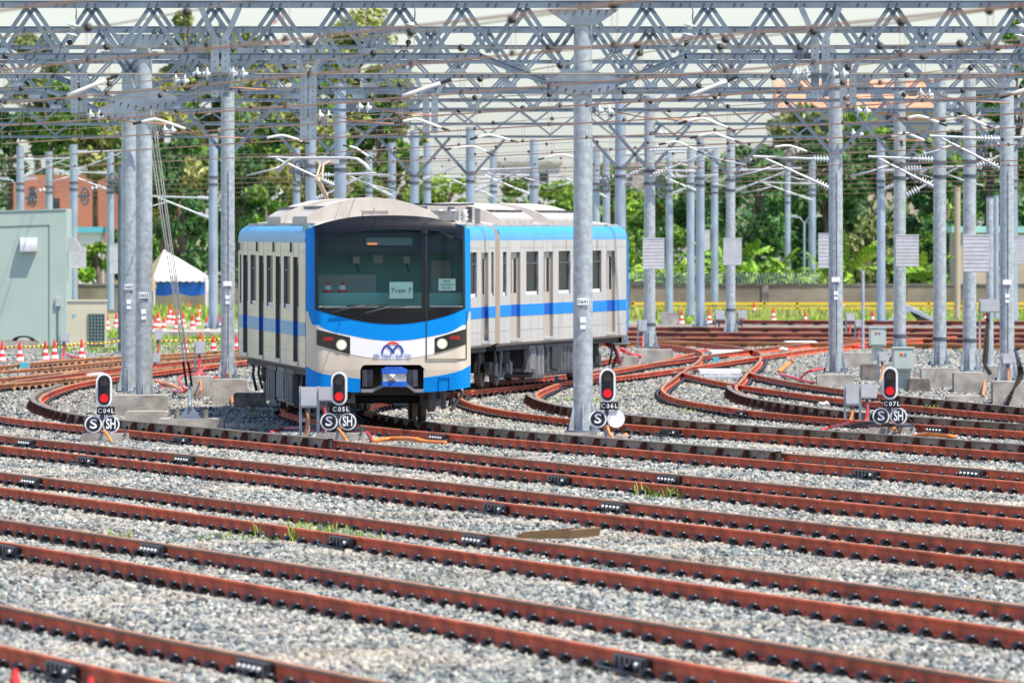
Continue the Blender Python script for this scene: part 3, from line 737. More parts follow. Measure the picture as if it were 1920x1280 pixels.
# drop posts hanging from the beams
def drop_post(k, x, ytop, ybot, label):
    D = TD[k]-.12; s = F/D; X = (x-960)/s; z0 = H-(ybot-YH)/s; z1 = H-(ytop-YH)/s
    root = thing('drop_post', label, 'drop post', (X, D, z1), 'drop posts hanging from gantries')
    for sg in (-1, 1):
        MB().box(X+sg*.09-.07, X+sg*.09+.07, D-.07, D-.055, z0, z1+.0).box(X+sg*.155-.008, X+sg*.155+.008, D-.055, D+.05, z0, z1).build('channel', M['steel_light'], root)
        p0 = Vector((X+sg*.09, D-.06, z1)); p1 = Vector((X+sg*.33, D-.06, min(TZ-.06, z1+.55))); d = p1-p0; ang = math.atan2(d.x, d.z)
        MB().box(-.05, .05, -.012, .012, -.05, d.length, 0, Matrix.Translation(p0) @ Matrix.Rotation(ang, 4, 'Y')).build('strut', M['steel_light'], root)
    hl = MB(); z = z0+.06
    while z < z1:
        for sg in (-1, 1): hl.cyl((X+sg*.09, D-.072, z), (X+sg*.09, D-.062, z), .014, n=5)
        z += .11
    stuff(hl.build('bolt_holes', M['steel_dark'], root))
    return root
drop_post(0, 413, 74, 182, 'bolted drop post hanging from the nearest beam at left'); drop_post(0, 1538, 74, 182, 'bolted drop post hanging from the nearest beam, left of the right-hand poles')
drop_post(1, 148, 135, 213, 'short drop post under the second beam left of the touching poles'); drop_post(1, 578, 135, 262, 'long drop post above the pantograph')
drop_post(2, 807, 190, 250, 'short drop post far above the front car roof'); drop_post(1, 1590, 140, 200, 'short drop post beside the right-hand insulators')

# ------------------------------------------------------------------ overhead lines
CZ = 5.10
def wd(y): return F*(CZ-H)/(YH-y)
def lerp_path(pts, x):
    if x <= pts[0][0]: i = 0
    elif x >= pts[-1][0]: i = len(pts)-2
    else: i = max(j for j in range(len(pts)-1) if pts[j][0] <= x)
    (x0, y0), (x1, y1) = pts[i], pts[i+1]; return y0+(y1-y0)*(x-x0)/(x1-x0)
ZC = {}
def line(cpx, mpx, label, x0=-40, x1=1960, drop=150, phase=0):
    """Contact wire over a track with the messenger it hangs from, droppers and their black hanger balls."""
    def depth(x): return wd(min(lerp_path(cpx, x), 404))
    xa = max(x0, cpx[0][0]); xb = min(x1, cpx[-1][0])
    D0 = depth(xa); root = thing('overhead_line', label, 'overhead wire', ((xa-960)*D0/F, D0, CZ), 'overhead contact lines')
    pts = []; n = 24
    for i in range(n+1):
        x = xa+(xb-xa)*i/n; D = depth(x); pts.append(Vector(((x-960)*D/F, D, CZ)))
    MB().tube(pts, .0095, 6).build('contact_wire', M['copper'], root)
    if mpx:
        def mz(x): D = depth(x); return H+(YH-lerp_path(mpx, x))*D/F
        ma = max(xa, mpx[0][0]); mb = min(xb, mpx[-1][0]); pts = []
        for i in range(41):
            x = ma+(mb-ma)*i/40; D = depth(x); pts.append(Vector(((x-960)*D/F, D, mz(x))))
        MB().tube(pts, .0065, 6).build('messenger_wire', M['messenger'], root)
        x = ma+20+phase
        while x < mb-10:
            D = depth(x); X = (x-960)*D/F; z = mz(x)
            if z > CZ+.03:
                MB().cyl((X-.012, D, CZ), (X-.012, D, z), .0035, n=4).cyl((X+.03, D, CZ), (X+.03, D, z), .0035, n=4).build('dropper', M['messenger'], root)
            MB().ball((X, D, z), .04 if z > 5.2 else .032).build('hanger_ball', M['black'], root)
            MB().cyl((X-.02, D-.0, CZ+.012), (X+.02, D, CZ+.012), .026, n=8).build('wire_clamp', M['black'], root)
            x += drop
    return root
line([(-60, 27), (0, 20), (160, 0), (420, -32)], None, 'topmost brown wire crossing the upper left corner')
WA = [(-40, 136), (0, 132), (480, 82), (960, 29), (1300, -12)]
WB = [(-40, 199), (0, 195), (480, 150), (960, 103), (1440, 59), (1960, 6)]
WC = [(-40, 239), (0, 236), (480, 205), (960, 167), (1440, 127), (1960, 81)]
WD = [(-40, 273), (0, 270), (480, 240), (960, 207), (1440, 172), (1960, 136)]
WE = [(-40, 301), (0, 298), (480, 267), (960, 239), (1440, 211), (1960, 173)]
WF = [(-40, 322), (0, 320), (480, 294), (960, 267), (1440, 240), (1960, 210)]
WG = [(560, 312), (960, 291), (1440, 266), (1960, 236)]
WH = [(880, 322), (1300, 303), (1960, 268)]
MA = [(-40, 75), (0, 70), (36, 67), (207, 47), (399, 14), (480, -3), (600, -30)]
MBm = [(-40, 116), (0, 107), (39, 100), (127, 86), (187, 88), (338, 88), (400, 87), (505, 85), (687, 70), (890, 47), (960, 37), (1117, 15), (1280, -12)]
MC = [(-40, 172), (0, 168), (220, 157), (355, 146), (505, 130), (664, 105), (765, 90), (850, 90), (1010, 90), (1205, 85), (1422, 70), (1440, 67), (1665, 45), (1960, 6)]
MD = [(-40, 190), (250, 182), (542, 166), (686, 161), (802, 157), (930, 146), (1005, 130), (1185, 102), (1290, 87), (1377, 88), (1579, 89), (1805, 82), (1960, 72)]
ME = [(-40, 225), (500, 200), (960, 180), (1207, 171), (1315, 160), (1480, 142), (1700, 110), (1910, 85), (1960, 84)]
MF = [(-40, 250), (700, 215), (1200, 192), (1450, 172), (1620, 151), (1786, 130), (1960, 118)]
MG = [(560, 255), (1000, 225), (1500, 190), (1960, 160)]
line(WA, MA, 'nearest overhead line with black hanger balls, leaving through the top left', drop=185, phase=0)
line(WB, MBm, 'second overhead line from the top, its messenger hung from the left insulator string', drop=190, phase=30)
line(WC, MC, 'third overhead line from the top, its messenger hung above the front car', drop=165, phase=60)
line(WD, MD, 'fourth overhead line, its messenger hung right of the D641 pole', drop=150, phase=20)
line(WE, ME, 'fifth overhead line, passing just above the pantograph', drop=140, phase=70)
line(WF, MF, 'sixth overhead line, seen low above the front car roof', drop=120, phase=40)
line(WG, MG, 'seventh overhead line, beginning behind the pantograph', drop=110, phase=15)
line(WH, None, 'lowest overhead wire, right of the front car')
for i, (x0, y0, x1, y1, z) in enumerate([(-40, 140, 1960, 139, 6.33)]):
    a = TD[0]-.25; s = F/a
    root = thing('cross_span_wire', 'thin level cross wire with white disc insulators between the drop posts', 'wire', ((413-960)/s, a, z), None)
    segs = [(-40, 350), (476, 1480), (1596, 1960)]
    for xa, xb in segs: MB().cyl(((xa-960)/s, a, z), ((xb-960)/s, a, z), .008, n=5).build('wire_span', M['messenger'], root)
    for xa, sg in ((400, -1), (426, 1), (1525, -1), (1552, 1)):
        b = MB(); disc_pair(b, ((xa-960)/s, a, z), (sg, 0, 0)); b.build('insulator_string', M['white_porc'], root)
    MB().box((398-960)/s, (428-960)/s, a-.02, a+.1, z-.02, z+.02).box((1523-960)/s, (1553-960)/s, a-.02, a+.1, z-.02, z+.02).build('clamp', M['steel_dark'], root)
# hanging strings that carry the messengers
for (x, yt, yb, dep, lab) in [(140, 22, 86, WB, 'left hanging string of two insulators under the nearest beam'), (775, 22, 90, WC, 'hanging string of two insulators above the front car'),
                              (1296, 22, 86, WD, 'hanging string of two insulators between the D641 pole and the right-hand poles'), (1918, 24, 84, WE, 'hanging string of two insulators at the right edge')]:
    D = TD[0]-.35; s = F/D; X = (x-960)/s; zt = H-(yt-YH)/s; zb = H-(yb-YH)/s
    root = thing('insulator_string', lab, 'insulator', (X, D, zt), 'hanging insulator strings')
    MB().tube([(X, D+.3, zt+.15), (X+.03, D, zt), (X+.02, D, zt-.14)], .012, 5).build('hanger', M['steel_dark'], root)
    b = MB(); e = disc_pair(b, (X, D, zt-.14), (-.22, 0, -1), .95); b.build('insulator_discs', M['white_porc'], root)
    MB().ball(e, .05).cyl(e, e+Vector((-.02, 0, -.08)), .02, n=6).build('wire_clamp', M['black'], root)
# white registration arms
ARMS = [((265, 229), (283, 225), (298, 225), (348, 242)), ((125, 180), (200, 150)), ((755, 228), (775, 224), (790, 226), (828, 240)), ((753, 181), (826, 156)),
        ((1288, 228), (1313, 222), (1330, 226), (1364, 240)), ((1292, 180), (1363, 152)), ((1308, 256), (1335, 250), (1348, 253), (1378, 264)), ((1248, 269), (1265, 266), (1278, 269), (1308, 283)),
        ((1773, 226), (1805, 219), (1818, 222), (1850, 236)), ((1671, 256), (1697, 250), (1708, 253), (1734, 264)), ((500, 259), (525, 254), (540, 256), (567, 265)), ((1452, 276), (1475, 273), (1490, 276), (1513, 284)),
        ((846, 279), (880, 274), (893, 276), (913, 285)), ((895, 258), (915, 253), (928, 255), (957, 263)), ((1895, 177), (1960, 156)), ((655, 275), (668, 278), (692, 294)), ((1020, 297), (1050, 290), (1068, 293), (1100, 304)), ((1700, 222), (1725, 218), (1760, 230))]
GA = 'white curved arms steadying the overhead wires'
for i, a in enumerate(ARMS):
    ys_ = sum(p[1] for p in a)/len(a); s = (YH-ys_)/(CZ+.25-H); pts = [P(x, y, s) for x, y in a]
    lab = ['white curved arm in front of the touching poles', 'straight white arm left of the touching poles', 'white curved arm above the train front', 'straight white arm above the train front', 'highest white curved arm between D641 pole and right-hand poles', 'straight white arm right of the D641 pole',
           'white curved arm just below the one right of the D641 pole', 'low white curved arm left of the box pole', 'white curved arm between the bare pole and wide-boxed pole', 'white curved arm in front of the ribbed-box pole', 'white curved arm left of the pantograph', 'white curved arm left of the large plated pole',
           'low white curved arm right of the pantograph gantry', 'white curved arm higher than its neighbour above the roof gap', 'straight white arm at the right edge', 'small white arm right of the pantograph', 'white curved arm behind the D641 pole shaft', 'short white arm by the orange roof'][i]
    root = thing('steady_arm', lab, 'steady arm', pts[0], GA)
    MB().curve(pts, .022, 8, k=3).build('tube', M['white_tube'], root)
    for q, e in ((0, 1), (-1, -2)):
        d = (pts[q]-pts[e]).normalized(); MB().cyl(pts[q]-d*.02, pts[q]+d*.14, .022, n=6).build('end_fitting', M['black'], root)

# cantilever arms, tension wheels on the farther poles
def cantilever(x, y, s, sg, L, label):
    p = P(x, y, s)-Vector((0, .35, 0)); root = thing('cantilever_arm', label, 'cantilever', p, 'cantilever arms on far poles')
    a = p; b_ = p+Vector((sg*L, 0, .08))
    MB().cyl(a, b_, .032, n=8).build('top_tube', M['tube_silver'], root)
    MB().cyl(p+Vector((0, 0, -.75)), p+Vector((sg*L*.86, 0, .04)), .03, n=8).build('strut_tube', M['tube_silver'], root)
    b = MB()
    for q, d in ((p, Vector((sg, 0, .04))), (p+Vector((0, 0, -.75)), Vector((sg*L*.86, 0, .79)))):
        d.normalize()
        for k in range(6): b.lathe(q+d*(.12+.075*k), d, [(0, .03), (.015, .085), (.03, .085), (.045, .03)], 8)
    b.build('ribbed_insulator', M['white_porc'], root)
    MB().tube([p+Vector((sg*L*.7, 0, -.12)), p+Vector((sg*L*.95, 0, -.28)), p+Vector((sg*L*1.25, 0, -.42))], .022, 6).build('steady_tube', M['tube_silver'], root)
cp = [(1218, 282, 66, 1, 2.2), (1567, 300, 78, -1, 2.0), (1687, 318, 73, 1, 1.7), (1762, 300, 75, -1, 1.8), (1818, 262, 76, 1, 1.9), (1888, 262, 81, -1, 1.8), (638, 300, 70, -1, 2.0), (882, 320, 57, 1, 2.0), (777, 303, 55, 1, 2.2), (1001, 330, 50, -1, 2.2),
      (1163, 290, 63, 1, 1.9), (1370, 320, 55, 1, 2.4), (1313, 322, 52, -1, 2.2), (400, 372, 53, -1, 2.3), (138, 286, 47, 1, 2.4), (207, 325, 43, -1, 2.4), (38, 300, 46, 1, 2.2), (1523, 345, 41, -1, 2.6), (1652, 320, 50, 1, 2.0), (925, 335, 45, -1, 2.2), (1137, 335, 46, -1, 2.0), (583, 330, 65, 1, 1.9), (1255, 332, 46, 1, 2.), (735, 330, 49, -1, 2.)]
nm = ['beside the train end', 'left of the large plated pole', 'right of the ribbed-box pole', 'left of the bare pole', 'right of the wide-boxed pole', 'left of the rightmost pole', 'left of the pole behind the front car', 'above the roof gap', 'right of the hump poles', 'above the second roof unit',
      'at the thick pole behind the rear car', 'right of the banana-leaf box pole', 'left in the pole cluster', 'above the white tent', 'above the hut corner', 'left of the pale shrub pole', 'above the hut at left', 'by the street lamp', 'before the round bush', 'above the first roof unit', 'between D641 pole and the thick pole', 'right of the pantograph', 'first pale pole in the cluster', 'above the front car hump']
for (a, l) in zip(cp, nm): cantilever(*a, 'silver cantilever arm with ribbed white insulators, '+l)
def wheel(x, y, s, label):
    p = P(x, y, s)-Vector((0, .3, 0)); root = thing('tension_wheel', label, 'tension wheel', p, 'wire tensioning wheels')
    n = 20; b = MB(); R_ = .34
    b.tube([p+Vector((R_*.35*math.cos(2*math.pi*k/n), R_*.3*math.sin(2*math.pi*k/n), R_*math.sin(2*math.pi*k/n))) if False else p+Vector((R_*.45*math.cos(2*math.pi*k/n), 0, R_*math.sin(2*math.pi*k/n))) for k in range(n+1)], .035, 6).build('rim', M['steel_dark'], root)
    b = MB()
    for k in range(4):
        a = math.pi*k/4; v = Vector((R_*.45*math.cos(a), 0, R_*math.sin(a))); b.cyl(p-v, p+v, .014, n=5)
    b.build('spokes', M['steel_dark'], root)
    MB().box(p.x-.3, p.x+.1, p.y-.05, p.y+.35, p.z-.05, p.z+.05).build('bracket', M['steel_dark'], root)
    b = MB(); disc_pair(b, p+Vector((.2, 0, .3)), (1, 0, .2), .9); b.build('insulator_string', M['white_porc'], root)
for a in [(62, 372, 46, 'black tension wheel above the hut roof near the left edge'), (160, 368, 47, 'black tension wheel above the hut corner'), (212, 340, 44, 'black tension wheel left of the touching poles'), (560, 322, 60, 'black tension wheel left of the pantograph'), (1712, 312, 72, 'black tension wheel right of the ribbed-box pole'),
          (1836, 296, 76, 'black tension wheel on the wide-boxed pole'), (1382, 318, 55, 'black tension wheel at the banana-leaf box pole'), (1135, 345, 47, 'black tension wheel behind the D641 pole'), (1240, 350, 64, 'black tension wheel right of the train end pole'), (1480, 300, 52, 'black tension wheel in the middle of the right half')]: wheel(*a)
# insulator pairs fixed to poles
for (x, y, s, sg, lab) in [(1112, 207, 108, 1, 'two white discs on the right of the D641 pole'), (160, 216, 98, 1, 'two white discs below the short drop post at left'), (590, 216, 96, 1, 'two white discs on the long drop post'), (1598, 207, 96, 1, 'two white discs right of the large plated pole'), (1590, 250, 80, 1, 'lower pair of white discs right of the large plated pole'),
                           (1715, 176, 96, 1, 'two white discs in front of the orange roof'), (665, 200, 92, 1, 'two white discs above the front car'), (1230, 250, 68, 1, 'two white discs on top of the train end pole'), (1200, 300, 64, 1, 'two white discs left of the train end pole'), (320, 150, 100, 1, 'two tilted white discs right of the touching poles'), (300, 243, 88, 1, 'lower pair of white discs right of the touching poles')]:
    p = P(x, y, s)-Vector((0, .3, 0)); root = thing('strain_insulator', lab, 'insulator', p, 'strain insulators')
    b = MB(); e = disc_pair(b, p, (sg, 0, -.08)); b.build('insulator_discs', M['white_porc'], root)
    MB().box(p.x-.14, p.x+.03, p.y-.03, p.y+.05, p.z-.05, p.z+.05).build('bracket', M['steel_dark'], root)
    MB().tube([e, e+Vector((.5, 0, -.1)), e+Vector((1.4, -.5, -.16))], .011, 5).build('tail_wire', M['copper'], root)

# ------------------------------------------------------------------ the metro train
def interp(pts):
    def f(u):
        if u <= pts[0][0]: return pts[0][1]
        for (a, b), (c, d) in zip(pts, pts[1:]):
            if u <= c:
                t = (u-a)/(c-a); return b+(d-b)*t
        return pts[-1][1]
    return f
def sm(pts):   # smooth version
    ev = spline(pts)
    return lambda u: ev(min(max(u, pts[0][0]), pts[-1][0]))[0]
def fdepth(u, v):
    a = abs(u)/1.475; y = .10*a*a+.34*max(0, (a-.80)/.20)**2.2
    if v > 2.2: y += .15*((v-2.2)/1.6)**1.6
    if v > 3.55: y += 1.2*(v-3.55)**2
    if v < 1.2: y += .05*(1.2-v)/.4
    return y
def S(u, v, off): return Vector((u, fdepth(u, v)-off, v))
def strip(root, name, u0, u1, lo, hi, mt, off, nu=24, nv=8, thick=.02):
    b = MB(); vs = []
    for i in range(nu+1):
        u = u0+(u1-u0)*i/nu; l = lo(u) if callable(lo) else lo; h = hi(u) if callable(hi) else hi
        for j in range(nv+1): vs.append(S(u, l+(h-l)*j/nv, off))
    n = nv+1
    b.add(vs, [(i*n+j, (i+1)*n+j, (i+1)*n+j+1, i*n+j+1) for i in range(nu) for j in range(nv)], 0, True)
    edge = [i*n for i in range(nu+1)]+[nu*n+j for j in range(1, nv+1)]+[i*n+nv for i in range(nu-1, -1, -1)]+[j for j in range(nv-1, 0, -1)]
    ev_ = [vs[k] for k in edge]; m = len(ev_)
    b.add(ev_+[p+Vector((0, thick, 0)) for p in ev_], [(k, (k+1) % m, m+(k+1) % m, m+k) for k in range(m)])
    return b.build(name, mt, root, world=False)
def sdisc(root, name, u, v, r, mt, off, n=20, h=.02):
    c = S(u, v, off); return MB().cyl(c+Vector((0, h, 0)), c, r, n=n).build(name, mt, root, world=False)
def ribbon(root, name, pts, wd_, mt, off):
    b = MB(); vs = []; N = len(pts)
    for k in range(N):
        a = Vector(pts[max(0, k-1)]); c = Vector(pts[min(N-1, k+1)]); d = (c-a).normalized(); nrm = Vector((-d.y, d.x))*wd_/2; p = Vector(pts[k])
        vs += [S(p.x+nrm.x, p.y+nrm.y, off), S(p.x-nrm.x, p.y-nrm.y, off)]
    vs2 = [q+Vector((0, .012, 0)) for q in vs]; m = len(vs)
    b.add(vs+vs2, [(2*k, 2*k+1, 2*k+3, 2*k+2) for k in range(N-1)]+[(2*k, 2*k+2, m+2*k+2, m+2*k) for k in range(N-1)]+[(2*k+1, m+2*k+1, m+2*k+3, 2*k+3) for k in range(N-1)])
    return b.build(name, mt, root, world=False)
def q(xc, yc): return ((xc-828)/280, 4.518-yc/280)
WZ0, WZ1 = 1.19, 3.42
def wall_side(root, sg, y0, y1, openings, stripe, name='body_side', paint='cream'):
    """Side wall with real door and window openings, dark reveals, recessed leaves and panes."""
    U = sg*1.475; ysb = sorted({y0, y1, *[o[0] for o in openings], *[o[1] for o in openings]}); zsb = sorted({WZ0, WZ1, *[o[2] for o in openings], *[o[3] for o in openings]})
    b = MB(); rv = MB()
    for a, c in zip(ysb, ysb[1:]):
        for e, f in zip(zsb, zsb[1:]):
            my, mz = (a+c)/2, (e+f)/2
            if any(o[0] < my < o[1] and o[2] < mz < o[3] for o in openings): continue
            b.add([(U, a, e), (U, c, e), (U, c, f), (U, a, f)], [(0, 1, 2, 3)])
    b.add([(U, y0, WZ0), (U, y1, WZ0), (U-sg*.12, y1, WZ0-.06), (U-sg*.12, y0, WZ0-.06)], [(0, 1, 2, 3)])
    b.build(name, M[paint], root, world=False)
    for (a, c, e, f, kind) in openings:
        dp = .07 if kind == 'door' else .045; V = U-sg*dp
        MB().add([(U, a, e), (U, c, e), (U, c, f), (U, a, f), (V, a, e), (V, c, e), (V, c, f), (V, a, f)], [(0, 1, 5, 4), (1, 2, 6, 5), (2, 3, 7, 6), (3, 0, 4, 7)]).build('opening_frame', M['jamb' if paint == 'cream' else 'jamb_light'] if kind == 'door' else M['under_light'], root, world=False)
        if kind == 'door':
            for y_a, y_c in ((a, (a+c)/2-.008), ((a+c)/2+.008, c)):
                dm = MB(); dm.box(min(V, V-sg*.03), max(V, V-sg*.03), y_a, y_c, e, f); d = dm.build('door', M['cream_dark'], root, world=False)
                wv = (y_a+y_c)/2; MB().box(min(V+sg*.004, V-sg*.01), max(V+sg*.004, V-sg*.01), wv-.19, wv+.19, e+1.0, f-.14).build('door_window', M['glass'], d, world=False)
                MB().box(min(V+sg*.006, V), max(V+sg*.006, V), y_a+.01, y_c-.01, stripe[0], stripe[1]).build('door_stripe', M['blue_deep'], d, world=False)
            for ya, yc in ((a, a+.004), (c-.004, c)): MB().box(min(U-sg*.002, V), max(U-sg*.002, V), ya, yc, stripe[0], stripe[1]).build('jamb_stripe', M['blue_deep'], root, world=False)
            MB().box(min(U, U+sg*.03), max(U, U+sg*.03), a-.02, c+.02, e-.06, e-.015).build('door_sill', M['silver'], root, world=False)
        else:
            w_ = MB(); w_.box(min(V, V-sg*.02), max(V, V-sg*.02), a, c, e, f); wo = w_.build('window', M['glass'], root, world=False)
            MB().box(min(V, V+sg*.02), max(V, V+sg*.02), a, c, (e+f)/2+.2, (e+f)/2+.235).build('window_bar', M['under'], wo, world=False)
            MB().box(min(V, V+sg*.012), max(V, V+sg*.012), a+.03, c-.03, e, e+.07).build('window_blind_strip', M['white'], wo, world=False)
    pm = MB(); W0, W1 = min(U, U+sg*.004), max(U, U+sg*.004); cuts = sorted((o[0], o[1]) for o in openings if o[4] == 'door'); c0 = y0+.03
    for a, c in cuts+[(y1-.03, y1)]:
        for z in (1.46, 3.26): pm.box(W0, W1, c0, a-.03, z-.003, z+.003)
        for yy in (a-.05, c+.05): pm.box(W0, W1, yy-.004, yy+.004, WZ0+.01, WZ1-.01)
        c0 = c+.03
    stuff(pm.build('panel_seams', M['seam'], root, world=False))
    ds = sorted([(o[0], o[1]) for o in openings if o[4] == 'door']); cur = y0+.02
    for a, c in ds+[(y1-.02, y1)]:
        if a > cur+.05: MB().box(min(U-sg*.01, U+sg*.006), max(U-sg*.01, U+sg*.006), cur, a-.004, stripe[0], stripe[1]).build('side_stripe', stripe[2], root, world=False)
        cur = c+.004
def roof(root, y0, y1, band):
    prof = [(1.475, WZ1), (1.475, 3.50), (1.455, 3.60), (1.40, 3.67), (1.30, 3.725)]
    for sg in (-1, 1):
        b = MB(); n = len(prof); vs = [(sg*u, y, z) for y in (y0, y1) for u, z in prof]
        b.add(vs, [(i, i+1, n+i+1, n+i) for i in range(n-1)], 0, True); b.build('roof_band', band, root, world=False)
    pr = [(-1.30, 3.725), (-1.1, 3.78), (-.7, 3.84), (0, 3.87), (.7, 3.84), (1.1, 3.78), (1.30, 3.725)]; n = len(pr)
    b = MB(); b.add([(u, y, z) for y in (y0, y1) for u, z in pr], [(i, i+1, n+i+1, n+i) for i in range(n-1)], 0, True); b.build('roof', M['roofgrey'], root, world=False)
    for sg in (-1, 1): MB().box(sg*1.27-.015, sg*1.27+.015, y0+.3, y1-.1, 3.74, 3.775).build('rain_gutter', M['roofgrey'], root, world=False)
def end_wall(root, y, mt='cream'):
    pr = [(-1.475, WZ0), (-1.475, 3.5), (-1.40, 3.67), (-1.30, 3.725), (-.7, 3.84), (0, 3.87), (.7, 3.84), (1.30, 3.725), (1.40, 3.67), (1.475, 3.5), (1.475, WZ0)]
    MB().prism(pr, y-.02, y+.02).build('end_wall', M[mt], root, world=False)
def roof_unit(root, y0, y1):
    pr = [(-1.2, 3.74), (-1.2, 3.9), (-1.05, 4.0), (-.75, 4.12), (-.4, 4.21), (0, 4.245), (.4, 4.21), (.75, 4.12), (1.05, 4.0), (1.2, 3.9), (1.2, 3.74)]
    hp = [(-1.2, 3.74), (-1.2, 3.86), (-.75, 3.95), (0, 4.0), (.75, 3.95), (1.2, 3.86), (1.2, 3.74)]
    o = MB().prism(pr, y0, y1).build('air_conditioner', M['acgrey'], root, world=False)
    L = y1-y0
    for k in range(12):
        for sg in (-1, 1): MB().box(sg*.93-.09, sg*.93+.09, y0+.25+k*(L-.4)/12, y0+.25+k*(L-.4)/12+.12, 4.03, 4.085).build('vent_slot', M['under'], o, world=False)
    for sg in (-1, 1): MB().box(sg*1.2-.02, sg*1.2+.02, y0+.1, y1-.1, 3.77, 3.86).build('side_grille', M['roofgrey'], o, world=False)
def bogie(root, y):
    for dy in (-1.05, 1.05):
        ax = MB().cyl((-.95, y+dy, .61), (.95, y+dy, .61), .08, n=10).build('axle', M['under_dark'], root, world=False)
        for sg in (-1, 1):
            MB().lathe((sg*.68, y+dy, .61), (sg, 0, 0), [(0, .455), (.03, .455), (.035, .43), (.12, .425), (.125, .33), (.10, .30), (.10, .12), (.2, .11), (.2, .02)], 24).build('wheel', M['wheel'], ax, world=False)
    for sg in (-1, 1):
        f = MB(); f.prism([(y-1.6, .62), (y-1.5, .78), (y-.6, .72), (y-.3, .55), (y+.3, .55), (y+.6, .72), (y+1.5, .78), (y+1.6, .62), (y+.9, .55), (y+.4, .40), (y-.4, .40), (y-.9, .55)], sg*.98-.06, sg*.98+.06, ax='x')
        fo = f.build('bogie_frame', M['under'], root, world=False)
        for dy in (-1.05, 1.05): MB().box(sg*1.0-.12, sg*1.0+.12, y+dy-.16, y+dy+.16, .48, .74).build('axle_box', M['under_light'], fo, world=False)
        MB().lathe((sg*.95, y, .72), (0, 0, 1), [(0, .26), (.08, .30), (.16, .28), (.24, .3), (.32, .25)], 14).build('air_spring', M['under_dark'], fo, world=False)
        MB().cyl((sg*1.1, y-.5, .55), (sg*1.1, y-.35, 1.1), .045, n=8).cyl((sg*1.1, y+.5, .55), (sg*1.1, y+.35, 1.1), .045, n=8).build('damper', M['under_light'], fo, world=False)
def underframe(root, L, boxes):
    MB().box(-1.3, 1.3, .6, L, 1.02, 1.2).build('floor_frame', M['under_dark'], root, world=False)
    for (sg, a, c, z0, k) in boxes:
        u0, u1 = (.55, 1.32) if sg > 0 else (-1.32, -.55)
        mt = [M['under'], M['under_light'], M['under_dark']][k % 3]
        o = MB().box(u0, u1, a, c, z0, 1.08).build('equipment_box', mt, root, world=False)
        uf = u1 if sg > 0 else u0
        n = max(1, int((c-a)/.5))
        for i in range(n):
            yy = a+(c-a)*(i+.12)/n; MB().box(min(uf, uf+sg*.025), max(uf, uf+sg*.025), yy, yy+(c-a)/n*.76, z0+.06, 1.0).build('box_cover', M['under_light'] if k % 2 else M['under'], o, world=False)
        MB().box(u0+.08, u1-.08, a-.03, a, z0+.08, .98).build('grille', M['under_dark'], o, world=False)
    for sg in (-1, 1):
        for yy in (1.0, 5.2, 9.8, 14.4, L-.6): MB().tube([(sg*1.2, yy, 1.1), (sg*1.22, yy+.05, .8), (sg*1.15, yy+.1, .5)], .03, 6).build('hanging_pipe', M['under'], root, world=False)
def car_root(name, label, p0, p1):
    d = Vector((p1[0]-p0[0], p1[1]-p0[1], 0)).normalized()
    return thing(name, label, 'train car', (p0[0], p0[1], 0), 'cars of the blue and white metro train', rz=math.atan2(-d.x, d.y))
L_ = 20.0
doors = [3.1, 8.0, 12.9, 17.75]; wins = [5.55, 10.45, 15.3]
def ops(last=True):
    o = [(d-.68, d+.68, 1.27, 3.16, 'door') for d in doors]+[(w_-.90, w_+.90, 2.22, 3.17, 'window') for w_ in wins]
    if last: o.append((19.05, 19.55, 2.22, 3.17, 'window'))
    return o
# --- front car
A = car_root('train_car', 'front metro car with black windscreen mask, lit headlights and Train 7 paper', (-2.17, 190), (-3.92, 210))
for sg in (-1, 1): wall_side(A, sg, .56, L_, ops(), (1.745, 1.99, M['blue_light'] if sg < 0 else M['blue']))
roof(A, .66, L_, M['blue_light']); end_wall(A, L_)
for yy, sg in ((4.3, -1), (9.2, -1), (14.1, -1)): MB().box(-1.505, -1.47, yy-.05, yy+.05, 3.24, 3.42).build('side_lamp', M['under'], A, world=False)
MB().box(-1.56, -1.475, L_-.4, L_-.2, 3.25, 3.4).build('end_lamp', M['lamp_off'], A, world=False)
vb = lambda u: .75+.10*(abs(u)/1.475)**2.5
def open_lo(u):
    r = .09; a, c = -.53, .6
    if a < u < c:
        e = min(u-a, c-u); return 1.25 if e > r else 1.25-r+math.sqrt(max(0, r*r-(r-e)**2))
    return 1.15
toparc = lambda u: 3.91-.20*(abs(u)/1.35)**2.6
maskbot = sm([(-1.34, 2.235), (-1.0, 2.14), (-.67, 2.058), (.043, 1.977), (.65, 2.036), (1.0, 2.12), (1.36, 2.25)])
bluebot = sm([(-1.475, 2.42), (-1.42, 2.08), (-1.28, 1.964), (-.67, 1.768), (.043, 1.68), (.65, 1.742), (1.30, 1.96), (1.42, 2.06), (1.475, 2.42)])
whitebot = sm([(-1.34, 1.66), (-1.1, 1.56), (-.71, 1.44), (.043, 1.352), (.8, 1.454), (1.1, 1.56), (1.38, 1.70)])
strip(A, 'front_panel', -1.475, 1.475, lambda u: open_lo(u), 2.3, M['cream'], 0, 60, 8)
strip(A, 'front_panel_lower', -1.475, -.53, vb, 1.16, M['cream'], 0, 12, 3); strip(A, 'front_panel_lower', .6, 1.475, vb, 1.16, M['cream'], 0, 12, 3)
strip(A, 'blue_band', -1.475, 1.475, bluebot, lambda u: maskbot(u)+.03 if abs(u) < 1.34 else min(3.68, toparc(u)), M['blue'], .009, 60, 6)
strip(A, 'blue_corner', -1.475, -1.31, 2.2, lambda u: toparc(u)-.02, M['blue'], .0095, 8, 10); strip(A, 'blue_corner', 1.33, 1.475, 2.2, lambda u: toparc(u)-.02, M['blue'], .0095, 8, 10)
strip(A, 'white_band', -1.305, 1.385, whitebot, lambda u: bluebot(u)+.03, M['train_white'], .005, 40, 4)
